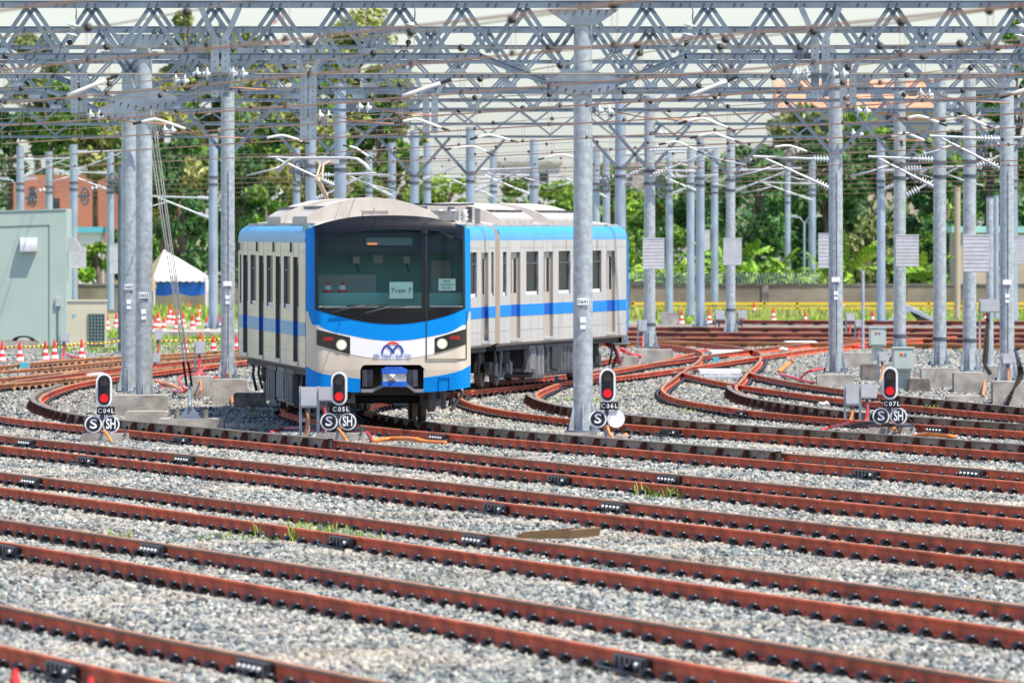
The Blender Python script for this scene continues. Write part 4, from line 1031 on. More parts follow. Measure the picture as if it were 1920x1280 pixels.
for a, c, lo, hi in ((-1.475, -.53, vb, sm([(-1.475, 1.22), (-1.31, 1.125), (-1.0, 1.06), (-.53, 1.0)])), (.6, 1.475, vb, sm([(.6, 1.02), (.95, 1.07), (1.257, 1.143), (1.475, 1.24)]))):
    strip(A, 'blue_skirt', a, c, lo, hi, M['blue'], .007, 14, 4)
g1top = sm([(-1.275, 3.447), (-.67, 3.607), (0, 3.654), (.56, 3.643)]); g2top = sm([(.70, 3.65), (1.0, 3.585), (1.31, 3.47)])
mk = M['train_black']
strip(A, 'mask', -1.335, -1.275, maskbot, toparc, mk, .016, 3, 12); strip(A, 'mask', .56, .70, maskbot, toparc, mk, .016, 3, 12); strip(A, 'mask', 1.31, 1.36, maskbot, toparc, mk, .016, 3, 12)
strip(A, 'mask', -1.275, .56, maskbot, 2.275, mk, .016, 24, 3); strip(A, 'mask', -1.275, .56, g1top, toparc, mk, .016, 24, 4)
strip(A, 'mask', .70, 1.31, maskbot, 2.286, mk, .016, 8, 3); strip(A, 'mask', .70, 1.31, g2top, toparc, mk, .016, 8, 4)
strip(A, 'windscreen', -1.275, .56, 2.275, g1top, M['glass_front'], .006, 20, 8, .004); strip(A, 'door_glass', .70, 1.31, 2.286, g2top, M['glass_front'], .006, 8, 8, .004)
# interior seen through the glass
cabr = MB(); cabr.box(-1.38, 1.38, 2.1, 2.15, 1.3, 3.75); cabr.box(-1.42, -1.38, .6, 2.1, 1.3, 3.75); cabr.box(1.38, 1.42, .6, 2.1, 1.3, 3.75)
cabr.build('cab_wall', M['cab'], A, world=False)
MB().box(-1.3, 1.3, .42, 2.1, 3.22, 3.26).box(-1.3, 1.3, .36, .40, 3.26, 3.6).build('cab_ceiling', M['cab_dark'], A, world=False)
MB().box(-1.36, 1.36, .36, 1.1, 2.28, 2.53).build('cab_desk', M['cab'], A, world=False)
MB().box(-1.25, -.1, 2.05, 2.09, 1.4, 2.85).box(.9, 1.25, 2.05, 2.09, 1.4, 3.1).build('cab_door', M['pale_wall'], A, world=False)
for u in (-.46, .45): 
    o = MB().box(u-.06, u+.06, 1.95, 2.09, 3.05, 3.18).build('cab_phone', M['white'], A, world=False); MB().tube([(u, 2.0, 3.06), (u+.02, 1.98, 2.96), (u+.05, 2.0, 2.9)], .012, 5).build('phone_cord', M['black'], o, world=False)
MB().box(-.14, .02, 2.06, 2.09, 3.06, 3.2).build('wall_notice', M['white'], A, world=False)
dd = MB().box(-.41, .42, .30, .345, 3.375, 3.51).build('destination_display', M['joint_line'], A, world=False)
for k in range(4): MB().prism([(-.39+k*.045, 3.415), (-.342+k*.045, 3.415), (-.366+k*.045, 3.38)], .285, .299).build('display_mark', M['led'], dd, world=False)
for u in (-1.06, -.80):
    cn = thing('traffic_cone', 'red and white cone on the cab desk behind the windscreen, %s' % ('half hidden at the left' if u < -1 else 'nearer the middle'), 'traffic cone', A.matrix_world @ Vector((0, 0, 0)), 'cones on the cab desk')
    bpy.context.view_layer.update()
    Mx = Matrix.Translation(A.location) @ Matrix.Rotation(A.rotation_euler.z, 4, 'Z'); base = Mx @ Vector((u, .72, 2.532)); cn.location = base; ROOT[cn.name] = base.copy()
    MB().cyl(base, base+Vector((0, 0, .05)), .095, .08, n=12).cyl(base+Vector((0, 0, .05)), base+Vector((0, 0, .13)), .08, .05, n=12, mi=1).cyl(base+Vector((0, 0, .13)), base+Vector((0, 0, .20)), .05, .02, n=12).build('cone_body', [M['cone_red'], M['cone_white']], cn)
for (u0, u1, v0, v1, lines, sz) in ((-.01, .41, 2.43, 2.725, ['Train 7'], .125), (.871, 1.175, 2.57, 2.78, ['MCTR', 'TRAIN NO. 07', 'MCL 043'], .045)):
    pp = MB().add([S(u0, v0, -.03), S(u1, v0, -.03), S(u1, v1, -.03), S(u0, v1, -.03), S(u0, v0, -.034), S(u1, v0, -.034), S(u1, v1, -.034), S(u0, v1, -.034)], [(0, 1, 2, 3), (7, 6, 5, 4)]).build('paper_notice', M['paper'], A, world=False)
    for i, t in enumerate(lines):
        v = (v0+v1)/2+((len(lines)-1)/2-i)*sz*1.35 - (.01 if len(lines) == 1 else 0); c = S((u0+u1)/2, v, -.022); place('lettering', text_mesh(t, sz, M['ink'], .002), pp, c)
# emergency door outline, handle lines, skirt hatch
for nme, pts in (('door_seam', [(.65, 3.66), (.65, 1.347), (1.382, 1.347), (1.382, 2.2)]), ('hatch_seam', [q(1072, 1045), q(1072, 980), q(1125, 980), q(1125, 1045)])):
    for a, c in zip(pts, pts[1:]):
        n = 12; ribbon(A, nme, [(a[0]+(c[0]-a[0])*k/n, a[1]+(c[1]-a[1])*k/n) for k in range(n+1)], .013 if nme == 'door_seam' else .008, M['under_dark'] if nme == 'door_seam' else M['blue_deep'], .021)
for (a, c) in (((-1.275, 2.27), (.56, 2.27)), ((.72, 2.286), (1.31, 2.286))): ribbon(A, 'glass_trim', [(a[0]+(c[0]-a[0])*k/16, a[1]) for k in range(17)], .014, M['under_light'], .02)
for (h0, h1, up, lo, lx, ly, t0, t1) in ((-1.307, -.714, [(-1.307, 1.882), (-.714, 1.739)], [(-1.307, 1.607), (-.714, 1.439)], -.868, 1.607, -1.19, -1.0), (.80, 1.375, [(.80, 1.725), (1.375, 1.893)], [(.80, 1.454), (1.375, 1.618)], .93, 1.625, 1.07, 1.26)):
    hl = strip(A, 'headlight', h0, h1, interp(lo), interp(up), M['headlight_black'], .016, 12, 3)
    sdisc(hl, 'lamp_ring', lx, ly, .098, M['chrome'], .026); sdisc(hl, 'lamp_lens', lx, ly, .078, M['lamp_on'], .034)
    strip(hl, 'tail_lamp', t0, t1, 1.68 if t0 < 0 else 1.70, 1.745 if t0 < 0 else 1.765, M['tail_red'], .022, 5, 2)
# logo and name
lg = ribbon(A, 'logo', [q(788, 856), q(790, 842), q(797, 828), q(808, 819), q(818, 822), q(832, 836), q(848, 855)], .034, M['logo_blue'], .018)
ribbon(lg, 'logo_stroke', [q(833, 855), q(848, 836), q(862, 822), q(872, 819), q(883, 828), q(889, 842), q(891, 856)], .034, M['logo_blue'], .019)
ribbon(lg, 'logo_arc', [q(813, 815), q(822, 808), q(832, 805), q(841, 804), q(850, 805), q(860, 808), q(869, 815)], .034, M['logo_red'], .020)
tm = text_mesh('B\u1ebfn Th\u00e0nh \u2013 Su\u1ed1i Ti\u00ean', .088, M['logo_blue'], .004, .0)
wx = max(v.co.x for v in tm.vertices)-min(v.co.x for v in tm.vertices); tm.transform(Matrix.Diagonal((.67/wx, 1, 1, 1)))
place('lettering', tm, A, S(.043, 1.41, .016))
for (a, m_, c) in ((q(536, 655), q(640, 628), q(905, 612)), (q(703, 657), q(800, 632), q(985, 622))):
    MB().tube([S(*a, .05), S(*m_, .075), S(*((m_[0]+c[0])/2-.25, (m_[1]+c[1])/2), .06)], .013, 6).build('wiper', M['under'], A, world=False)
    MB().tube([S(m_[0]-.1, m_[1]+.02, .05), S(c[0]-.3, c[1], .05)], .011, 5).build('wiper_blade', M['black'], A, world=False)
# coupler recess
MB().box(-.56, .63, .75, .8, .7, 1.3).box(-.56, .63, .1, .8, 1.255, 1.29).box(-.57, -.535, .1, .8, .8, 1.26).box(.605, .64, .1, .8, .8, 1.26).build('coupler_recess', M['under_dark'], A, world=False)
cpl = MB().box(-.14, .28, -.12, .55, .93, 1.12).build('coupler', M['silver'], A, world=False)
MB().prism([(-.155, 1.09), (.295, 1.09), (.30, 1.17), (.2, 1.215), (-.07, 1.215), (-.16, 1.17)], -.15, .3).prism([(-.155, .865), (.29, .865), (.295, .955), (-.155, .955)], -.15, .3).build('coupler_cover', M['cover_blue'], cpl, world=False)
MB().add([(-.05, -.13, .95), (.1, -.13, .95), (.1, -.13, 1.1), (-.05, -.13, 1.1), (.03, -.22, 1.03)], [(0, 1, 4), (1, 2, 4), (2, 3, 4), (3, 0, 4)]).build('coupler_cone', M['silver'], cpl, world=False)
for u in (-.44, -.34, .36, .46): MB().box(u-.045, u+.045, .15, .5, .86, 1.16).build('recess_bracket', M['under_light'] if abs(u) > .4 else M['under'], A, world=False)
pts = [q(682, 1044), q(738, 1044), q(792, 1018), q(915, 1018), q(950, 1044), q(996, 1044)]
MB().prism([(u, v+.03) for u, v in pts]+[(u, v-.03) for u, v in reversed(pts)], -.02, .06).build('anticlimber', M['under_light'], A, world=False)
for sg in (-1, 1): MB().tube([(sg*1.33, .7, .95), (sg*1.33, .6, .72), (sg*1.12, .5, .42)], .035, 6).build('rail_guard', M['under_light'], A, world=False)
MB().cyl((1.02, .8, .9), (1.02, .8, .45), .05, n=10).cyl((.8, .9, .9), (.8, .9, .4), .07, n=8).build('hanging_pipe', M['under'], A, world=False)
MB().box(-1.1, 1.1, .9, 1.3, .82, 1.1).build('front_beam', M['under_dark'], A, world=False)
underframe(A, L_, [(-1, 6.0, 8.2, .42, 0), (-1, 8.5, 10.6, .45, 1), (-1, 11.0, 13.6, .4, 0), (1, 6.2, 9, .42, 1), (1, 9.5, 13.5, .45, 0), (-1, 1.0, 1.5, .55, 1)])
bogie(A, 3.3); bogie(A, 16.7)
roof_unit(A, 4.2, 8.0); roof_unit(A, 11.5, 15.2)
ab = MB().box(-.40, .04, 1.0, 1.5, 3.86, 3.985).build('antenna_box', M['acgrey'], A, world=False); MB().cyl((-.18, 1.2, 3.98), (-.18, 1.2, 4.04), .03, n=8).box(-.42, .06, .98, 1.52, 3.985, 4.0).build('antenna_lid', M['roofgrey'], ab, world=False)
# --- middle car
B = car_root('train_car', 'middle metro car, a narrow cream strip with one door between front car and rear car', (-3.93, 210.6), (-1.82, 230.4))
for sg in (-1, 1): wall_side(B, sg, 0, 19.9, ops(), (1.76, 2.0, M['blue']), paint='cream_hazed')
roof(B, 0, 19.9, M['blue_roof']); end_wall(B, 0); end_wall(B, 19.9)
underframe(B, 19.6, [(1, 6.2, 9.2, .42, 1), (1, 9.6, 13.4, .45, 0), (-1, 6.2, 13, .42, 0)])
bogie(B, 3.1); bogie(B, 17.0)
roof_unit(B, 5.0, 8.0)
MB().box(-.6, .6, -.55, 0, 1.25, 3.5).build('gangway_bellows', M['under_dark'], B, world=False)
for (u0, u1, a, c, z0, z1, m_) in ((.45, .95, 16.6, 17.4, 3.84, 4.05, 'under_light'), (-.1, .25, 17.6, 18.4, 3.86, 4.0, 'under'), (.62, .76, 18.2, 18.4, 3.84, 4.14, 'under_light'), (.95, 1.07, 18.8, 19.0, 3.8, 4.14, 'under'), (1.1, 1.2, 19.2, 19.4, 3.76, 4.1, 'under_light'), (.2, .4, 19.0, 19.3, 3.84, 4.02, 'under')):
    MB().box(u0, u1, a, c, z0, z1).build('roof_equipment', M[m_], B, world=False)
for k in range(5): MB().lathe((.05+.26*k, 17.3, 3.82), (0, 0, 1), [(0, .05), (.06, .09), (.1, .05), (.14, .09), (.2, .05), (.26, .07)], 10).build('roof_insulator', M['white_porc'], B, world=False)
MB().tube([(-.9, 16, 4.12), (-.1, 17, 4.2), (.6, 18, 4.18), (1.1, 19, 4.2)], .02, 6).build('roof_cable', M['under_dark'], B, world=False)
pan = MB().box(-.6, .6, 1.2, 1.28, 3.98, 4.05).box(-.6, .6, 2.4, 2.48, 3.98, 4.05).box(-.6, -.53, 1.2, 2.48, 3.98, 4.05).box(.53, .6, 1.2, 2.48, 3.98, 4.05).build('pantograph', M['under'], B, world=False)
for u in (-.55, .55):
    for yy in (1.24, 2.44): MB().cyl((u, yy, 3.78), (u, yy, 3.99), .06, n=8).build('pantograph_foot', M['white_porc'], pan, world=False)
MB().tube([(.05, 2.3, 4.05), (.02, 1.9, 4.3), (0, .9, 4.62)], .05, 7).build('lower_arm', M['arm_tan'], pan, world=False)
MB().tube([(-.06, .9, 4.62), (-.03, 1.4, 4.95), (-.18, 1.8, 5.04)], .028, 6).tube([(.06, .9, 4.62), (.03, 1.4, 4.95), (.18, 1.8, 5.04)], .028, 6).build('upper_arm', M['arm_tan'], pan, world=False)
for yy in (1.7, 1.95): MB().tube([(-.93, yy, 4.80), (-.82, yy, 4.95), (-.66, yy, 5.06), (-.5, yy, 5.08), (.5, yy, 5.08), (.66, yy, 5.06), (.82, yy, 4.95), (.93, yy, 4.80)], .028, 6).build('pan_head', M['boxgrey'], pan, world=False)
MB().box(-.28, .28, 1.65, 2.0, 4.97, 5.05).build('head_beam', M['boxgrey'], pan, world=False)
# --- rear car
Cc = car_root('train_car', 'rear metro car with its blue striped door side turned to the camera, behind pole D641', (-1.72, 231.0), (1.31, 250.8))
copen = [(L_-o[1], L_-o[0], o[2], o[3], o[4]) for o in ops()]
for sg in (-1, 1): wall_side(Cc, sg, 0, 19.45, copen, (1.765, 2.015, M['blue']), paint='cream_hazed')
roof(Cc, 0, 19.5, M['blue_roof']); end_wall(Cc, 0); end_wall(Cc, 19.5)
for sg in (-1, 1):
    MB().prism([(19.45, 1.25), (19.45, 1.75), (19.7, 1.95), (19.7, 3.55), (19.85, 3.4), (19.92, 2.0), (19.85, 1.3)], sg*1.40-.07, sg*1.40+.07, ax='x').build('blue_corner', M['blue'], Cc, world=False)
    for yy in (4.85, 9.75, 14.6): MB().box(sg*1.475-.03, sg*1.475+.03, yy-.05, yy+.05, 3.2, 3.42).build('side_lamp', M['roofgrey'], Cc, world=False)
    MB().box(sg*1.475-.01, sg*1.475+.012, 10.9, 11.25, 2.72, 3.0).build('door_notice', M['white_label'], Cc, world=False)
MB().box(-1.36, 1.36, 19.5, 19.95, 1.0, 3.7).build('rear_cab', M['train_black'], Cc, world=False)
MB().box(-.6, .6, -.6, 0, 1.25, 3.5).build('gangway_bellows', M['under_dark'], Cc, world=False)
underframe(Cc, 19.4, [(1, 5.3, 6.2, .5, 1), (1, 6.4, 7.4, .36, 1), (1, 7.7, 13.4, .42, 0), (-1, 6, 13, .42, 0), (1, 13.8, 14.6, .6, 2)])
MB().prism([(8.2, .55), (8.2, 1.02), (9.6, 1.02), (9.6, .7), (9.2, .5)], 1.33, 1.40, ax='x').build('fan_housing', M['under_dark'], Cc, world=False)
bogie(Cc, 2.9); bogie(Cc, 16.6)
roof_unit(Cc, 1.6, 6.6); roof_unit(Cc, 8.8, 14.2)
MB().tube([(1.2, 19.2, .95), (1.25, 19.5, .7), (1.1, 19.8, .42)], .04, 6).build('rail_guard', M['under'], Cc, world=False)
MB().tube([(.9, 19.9, 1.0), (1.15, 20.1, .8), (1.2, 20.2, .5)], .05, 6).build('red_coupling_hose', M['red'], Cc, world=False)

# ------------------------------------------------------------------ signals
def stadium(cx, cz, w_, h_, n=10):
    r = w_/2; a = h_/2-r
    return [(cx+r*math.cos(t), cz+a+r*math.sin(t)) for t in [math.pi*k/n for k in range(n+1)]]+[(cx+r*math.cos(t), cz-a+r*math.sin(t)) for t in [math.pi+math.pi*k/n for k in range(n+1)]]
def signal(hx, hy, dx1, dx2, dy, by, name, label, blank=False):
    s = F/G(hx, by, 0).y; D = F/s; X = (hx-960)/s; zc = H-(hy-YH)/s; zd = H-(dy-YH)/s; zp = H-(hy+38.5-YH)/s
    root = thing('shunting_signal', label, 'signal', (X, D, 0), 'shunting signals in a row')
    xm = ((dx1+dx2)/2-960)/s
    MB().prism([(X-.42, -.1), (X+.45, -.1), (X+.43, .15), (X-.38, .15)], D-.05, D+.5).build('concrete_base', M['concrete'], root)
    MB().cyl((xm, D+.12, .1), (xm, D+.12, zc+.2), .04, n=10).build('post', M['steel_light'], root)
    hd = MB().prism(stadium(X, zc, .275, .58), D-.06, D+.06).build('signal_head', M['white'], root)
    MB().prism(stadium(X, zc, .205, .51), D-.075, D-.055).build('face_plate', M['sign_black'], hd)
    for dz, mt in ((.135, M['lamp_off']), (-.135, M['red_lamp'])):
        MB().cyl((X, D-.07, zc+dz), (X, D-.09, zc+dz), .078, .072, n=18).build('lamp', mt, hd)
        b = MB(); n = 10
        for k in range(n):
            a0 = math.pi*k/n; a1 = math.pi*(k+1)/n
            b.add([(X+.088*math.cos(a0), D-.07, zc+dz+.088*math.sin(a0)), (X+.088*math.cos(a1), D-.07, zc+dz+.088*math.sin(a1)), (X+.088*math.cos(a1), D-.19, zc+dz+.082*math.sin(a1)), (X+.088*math.cos(a0), D-.19, zc+dz+.082*math.sin(a0))], [(0, 1, 2, 3)])
        b.build('lamp_hood', M['sign_black'], hd)
    np_ = MB().box(X-.125, X+.185, D-.05, D-.03, zp-.068, zp+.068).build('name_plate', M['sign_black'], root)
    tm = text_mesh(name, .105, M['white_label'], .003, .002, spc=1.35); place('lettering', tm, np_, Vector((X+.03, D-.054, zp-.004))-ROOT[root.name])
    for i, (dx, t) in enumerate(((dx1, 'S'), (dx2, 'SH'))):
        cx = (dx-960)/s
        dsc = MB().cyl((cx, D-.02, zd), (cx, D+.0, zd), .150, n=28).build('disc', M['white'], root)
        if not (blank and i == 1):
            MB().cyl((cx, D-.028, zd), (cx, D-.015, zd), .124, n=28).build('disc_face', M['sign_black'], dsc)
            tm = text_mesh(t, .225, M['white_label'], .003, .005)
            ww = max(v.co.x for v in tm.vertices)-min(v.co.x for v in tm.vertices)
            if t == 'SH': tm.transform(Matrix.Diagonal((.165/ww, 1, 1.08, 1)))
            else: tm.transform(Matrix.Diagonal((.125/ww, 1, 1, 1)))
            place('lettering', tm, dsc, Vector((cx, D-.031, zd))-ROOT[root.name])
    MB().box(xm-.03, xm+.03, D-.01, D+.1, zd-.1, zp).build('bracket', M['steel_dark'], root)
    MB().curve([(xm+.0, D-.03, zd-.12), (xm+.05, D-.14, .175), (xm+.11, D-.22, .10), (xm+.17, D-.32, .0)], .024, 7).build('orange_cable', M['orange'], root)
    MB().curve([(xm+.12, D+.1, .15), (xm+.3, D+.06, .30), (xm+.42, D-.05, .2), (xm+.36, D-.12, .12)], .014, 6).build('black_cable', M['black'], root)
    root.rotation_euler.z = {'C04L': .05, 'C05L': -.03, 'C06L': .02, 'C07L': -.06}[name]
    return root
signal(195, 731, 175, 208, 795, 829, 'C04L', 'low signal C04L with red light and S and SH discs, leftmost of the row')
signal(636, 728, 617, 652, 790, 828, 'C05L', 'low signal C05L with red light standing before the train front')
signal(1139, 722, 1121, 1155, 785, 833, 'C06L', 'low signal C06L with one blank white disc beside the D641 pole', True)
signal(1669, 718, 1652, 1685, 780, 818, 'C07L', 'low signal C07L with red light at right before the pale cabinets')
# junction boxes on frames
def jbox(cx, ytop, ybase, wpx, label, post=True, cable='orange', hpx=38, dz=0):
    p = G(cx, ybase, 0); s = F/p.y; X, D = p.x, p.y; zt = H-(ytop-YH)/s; w_ = wpx/s/2; h_ = hpx/s
    root = thing('junction_box', label, 'junction box', (X, D, 0), 'junction boxes on posts')
    if post: MB().box(X-w_-.05, X-w_, D, D+.05, -.05, zt+.02).box(X-.04, X+.01, D, D+.05, -.05, zt).box(X-w_-.05, X, D+.01, D+.04, .32, .36).build('frame', M['galv'], root)
    b = MB().box(X-w_, X+w_, D-.12, D-.005, zt-h_, zt).build('box', M['boxgrey'], root)
    MB().box(X-w_-.012, X+w_+.012, D-.135, D-.11, zt-h_*.9, zt+.012).build('box_lid', M['boxgrey'], b)
    MB().cyl((X-w_*.3, D-.06, zt-h_), (X-w_*.3, D-.06, zt-h_-.08), .03, n=8).build('gland', M['steel_dark'], b)
    MB().curve([(X-w_*.3, D-.06, zt-h_-.05), (X-w_*.2, D-.1, (zt-h_)*.6), (X-w_*.5, D-.15, .12), (X-w_, D-.3, .02)], .024, 7).build('conduit', M[cable], root)
    return root
jbox(580, 726, 824, 28, 'junction box on a galvanised frame left of signal C05L'); jbox(612, 726, 827, 26, 'plain junction box just left of the C05L signal head', True, 'red', 26)
jbox(1600, 722, 798, 26, 'left one of two junction boxes on a frame by signal C07L'); jbox(1629, 721, 800, 27, 'right one of two junction boxes on a frame by signal C07L', True, 'red', 26)
jbox(376, 640, 705, 16, 'small grey box on a thin post with red cable, right of the guy wires', True, 'red', 24); jbox(122, 625, 678, 16, 'small grey box at the hut corner above a cone', True, 'red', 16)
jbox(1205, 600, 672, 14, 'small grey box on a post behind the train end', True, 'red', 22); jbox(1856, 562, 700, 34, 'pale control box high on a post with thick black cable at right', True, 'black', 24)
jbox(1656, 660, 716, 14, 'narrow grey box between the two pale green cabinets', True, 'orange', 18); jbox(1350, 582, 622, 16, 'grey box left of the box pole behind the turnout', True, 'black', 18); jbox(1392, 582, 622, 14, 'grey box right of the box pole behind the turnout', True, 'black', 16)
jbox(1595, 588, 632, 14, 'left small box with red cable far behind the large plated pole', True, 'red', 14); jbox(1612, 600, 642, 14, 'right small box with red cable far behind the large plated pole', True, 'red', 14); jbox(1893, 664, 760, 24, 'grey box at the foot of the rightmost pole', True, 'orange', 18); jbox(298, 618, 690, 12, 'narrow grey box right of the pole pair', False, 'red', 20); jbox(293, 663, 700, 14, 'lower grey box right of the pole pair', False, 'red', 17)
def cabinet(x0, x1, yt, ym, yb, label):
    a = G((x0+x1)/2, yb, 0); s = F/a.y; X, D = a.x, a.y; w_ = (x1-x0)/s/2; zt = H-(yt-YH)/s; zm = H-(ym-YH)/s
    root = thing('cabinet', label, 'cabinet', (X, D, 0), 'pale green cabinets')
    MB().box(X-w_*.62, X+w_*.7, D, D+.35, -.1, zm).build('plinth', M['cabinet'], root)
    MB().box(X-w_, X+w_, D-.12, D+.42, zm, zt).build('body', M['cabinet'], root)
    MB().box(X-w_-.02, X+w_+.02, D-.15, D+.45, zt, zt+.03).build('lid', M['cabinet'], root)
    d = MB().box(X-w_+.03, X+w_-.03, D-.135, D-.118, zm+.04, zt-.04).build('door', M['cabinet'], root)
    st = MB().box(X-.07, X+.07, D-.142, D-.134, zt-.16, zt-.1).build('warning_label', M['yellow'], d)
    MB().box(X-.07, X-.02, D-.146, D-.14, zt-.16, zt-.1).build('label_patch', M['red'], st); MB().box(X+.02, X+.07, D-.146, D-.14, zt-.16, zt-.1).build('label_patch', M['blue'], st)
cabinet(1674, 1713, 653, 694, 737, 'nearer pale green cabinet on a plinth behind signal C07L'); cabinet(1630, 1661, 615, 648, 684, 'farther pale green cabinet left of the ribbed-box pole')

# ------------------------------------------------------------------ hut with condenser
hp = G(125, 652, 0); s = F/hp.y; D = hp.y; X1 = (124-960)/s; X0 = X1-5.2; ZT = H-(393-YH)/s; zl = ZT-.0
hut = thing('equipment_hut', 'pale green rendered hut with a louvred vent, at the left edge', 'hut', (X1, D, 0))
MB().prism([(X0, -.1), (X1, -.1), (X1, ZT), (X0, ZT-.16)], D, D+4.2).build('wall', M['hut'], hut)
MB().prism([(X0-.06, ZT-.16), (X1+.0, ZT), (X1+.0, ZT+.03), (X0-.06, ZT-.13)], D-.03, D+4.25).build('roof_edge', M['hut'], hut)
u = lambda x: (x-960)/s
v = lambda y: H-(y-YH)/s
MB().box(u(91), u(93), D-.012, D+.01, 0, v(422)).prism([(X0, v(430)), (u(93), v(421)), (u(93), v(423.5)), (X0, v(432.5))], D-.012, D+.01).build('wall_joint', M['joint_line'], hut)
vt = MB(); n = 8; r = .22
vt.prism([(D-.25*math.sin(math.pi*k/(2*n))*1.0, v(446)-.42*(1-math.cos(math.pi*k/(2*n)))) for k in range(n+1)]+[(D-.25, v(471)), (D, v(471))], u(38), u(70), ax='x')
vt.build('vent_hood', M['boxgrey'], hut)
vv = MB(); vv.prism([(X1, v(444)), (X1+.2, v(446)), (X1+.34, v(454)), (X1+.38, v(462)), (X1+.38, v(472)), (X1, v(472))], D+.8, D+1.3).build('side_vent_hood', M['boxgrey'], hut)
MB().box(u(104), u(115), D-.07, D, v(574), v(558)).build('wall_box', M['boxgrey'], hut); MB().cyl((u(109), D-.03, 0), (u(109), D-.03, v(574)), .018, n=6).build('wall_pipe', M['joint_line'], hut)
cdp = G(165, 655, 0); s2 = F/cdp.y; D2 = cdp.y; ux = lambda x: (x-960)/s2; vz = lambda y: H-(y-YH)/s2
cd = thing('condenser', 'cream outdoor air conditioning unit with dark grille beside the green hut', 'air conditioner', (ux(160), D2, 0))
MB().box(ux(126), ux(199), D2, D2+.6, .06, vz(565)).build('casing', M['ac_cream'], cd); MB().box(ux(124), ux(201), D2-.03, D2+.63, vz(565), vz(562)).build('lid', M['ac_cream'], cd)
gr = MB().box(ux(165), ux(196), D2-.03, D2-.001, vz(649), vz(588)).build('grille', M['ac_grille'], cd)
for k in range(5): MB().box(ux(165.6+6*k), ux(166.3+6*k), D2-.045, D2-.03, vz(649), vz(588)).build('grille_bar', M['hut'], gr)
for k in range(10): MB().box(ux(165), ux(196), D2-.045, D2-.031, vz(590+6.2*k), vz(589.4+6.2*k)).build('grille_bar', M['hut'], gr)
MB().prism([(ux(136), vz(598)), (ux(143), vz(589)), (ux(136), vz(589))], D2-.006, D2-.001).build('blue_badge', M['teal'], cd)
MB().box(ux(126), ux(200), D2-.05, D2+.65, -.1, .06).build('base', M['concrete'], cd)
co = thing('cable_coil', 'black cable coil heaped on the plinth in front of the hut', 'cable', G(45, 640, .35))
b = MB(); c0 = Vector(co.location)
for k in range(4): b.tube([c0+Vector(((.32-.03*k)*math.cos(t), -.2+.05*k, .02+.13*abs(math.sin(t)))) for t in [math.pi*i/10 for i in range(11)]], .025, 6)
b.build('coil', M['black'], co)

# ------------------------------------------------------------------ tent
tp = G(337, 587, 0); s = F/tp.y; D = tp.y; ux = lambda x: (x-960)/s; vz = lambda y: H-(y-YH)/s
tent = thing('canopy_tent', 'white peaked canopy tent with blue tarpaulin inside, left of the train', 'tent', (ux(337), D, 0))
xa, xb, xc = ux(289), ux(386), ux(275); ze, zv, zt = vz(517), vz(528), vz(468); apex = (ux(306), D+1.1, zt)
MB().add([(xa, D, ze), (xb, D, ze), apex, (xb, D+2.4, ze)], [(0, 1, 2), (1, 3, 2)]).build('roof_panel', M['tent_white'], tent)
MB().add([(xa, D, ze), (xc-.25, D+2.4, ze), apex, (xb, D+2.4, ze)], [(1, 0, 2), (3, 1, 2)]).build('roof_panel', M['tent_shaded'], tent)
n = 8; b = MB()
for k in range(n):
    a0 = xa+(xb-xa)*k/n; a1 = xa+(xb-xa)*(k+1)/n; am = (a0+a1)/2
    b.prism([(a0, ze), (a1, ze), (a1, zv+.03), (am, zv-.02), (a0, zv+.03)], D-.012, D)
b.build('valance', M['tent_white'], tent)
MB().add([(xa, D, ze), (xc-.25, D+2.4, ze), (xc-.25, D+2.4, zv), (xa, D, zv)], [(0, 1, 2, 3)]).build('valance', M['tent_shaded'], tent)
for (xx, yy) in ((xa, D), (xb, D), (xb, D+2.4), (xc-.25, D+2.4)): MB().cyl((xx, yy, 0), (xx, yy, ze), .03, n=8).build('leg', M['tent_white'], tent)
b = MB(); vs_ = []
for i in range(9):
    for j in range(5):
        x = xa+.06+(xb-xa-.12)*i/8; vs_.append((x, D+.25+.10*math.sin(i*1.9+j*.7), zv-.02-(zv-.75)*j/4*(.9+.1*math.sin(i*1.3))))
b.add(vs_, [(i*5+j, (i+1)*5+j, (i+1)*5+j+1, i*5+j+1) for i in range(8) for j in range(4)], 0, True); b.build('tarpaulin_curtain', M['tarp_blue'], tent)
for (xx, yy, sx) in ((xa-.1, D-.1, .10), (xb, D-.04, .08)): MB().prism([(xx-.04, ze), (xx+sx, ze), (xx+sx+.1, ze-.5), (xx, ze-.75)], yy, yy+.01).build('gathered_curtain', M['tent_white'] if xx > 0 or sx < .09 else M['tent_shaded'], tent)

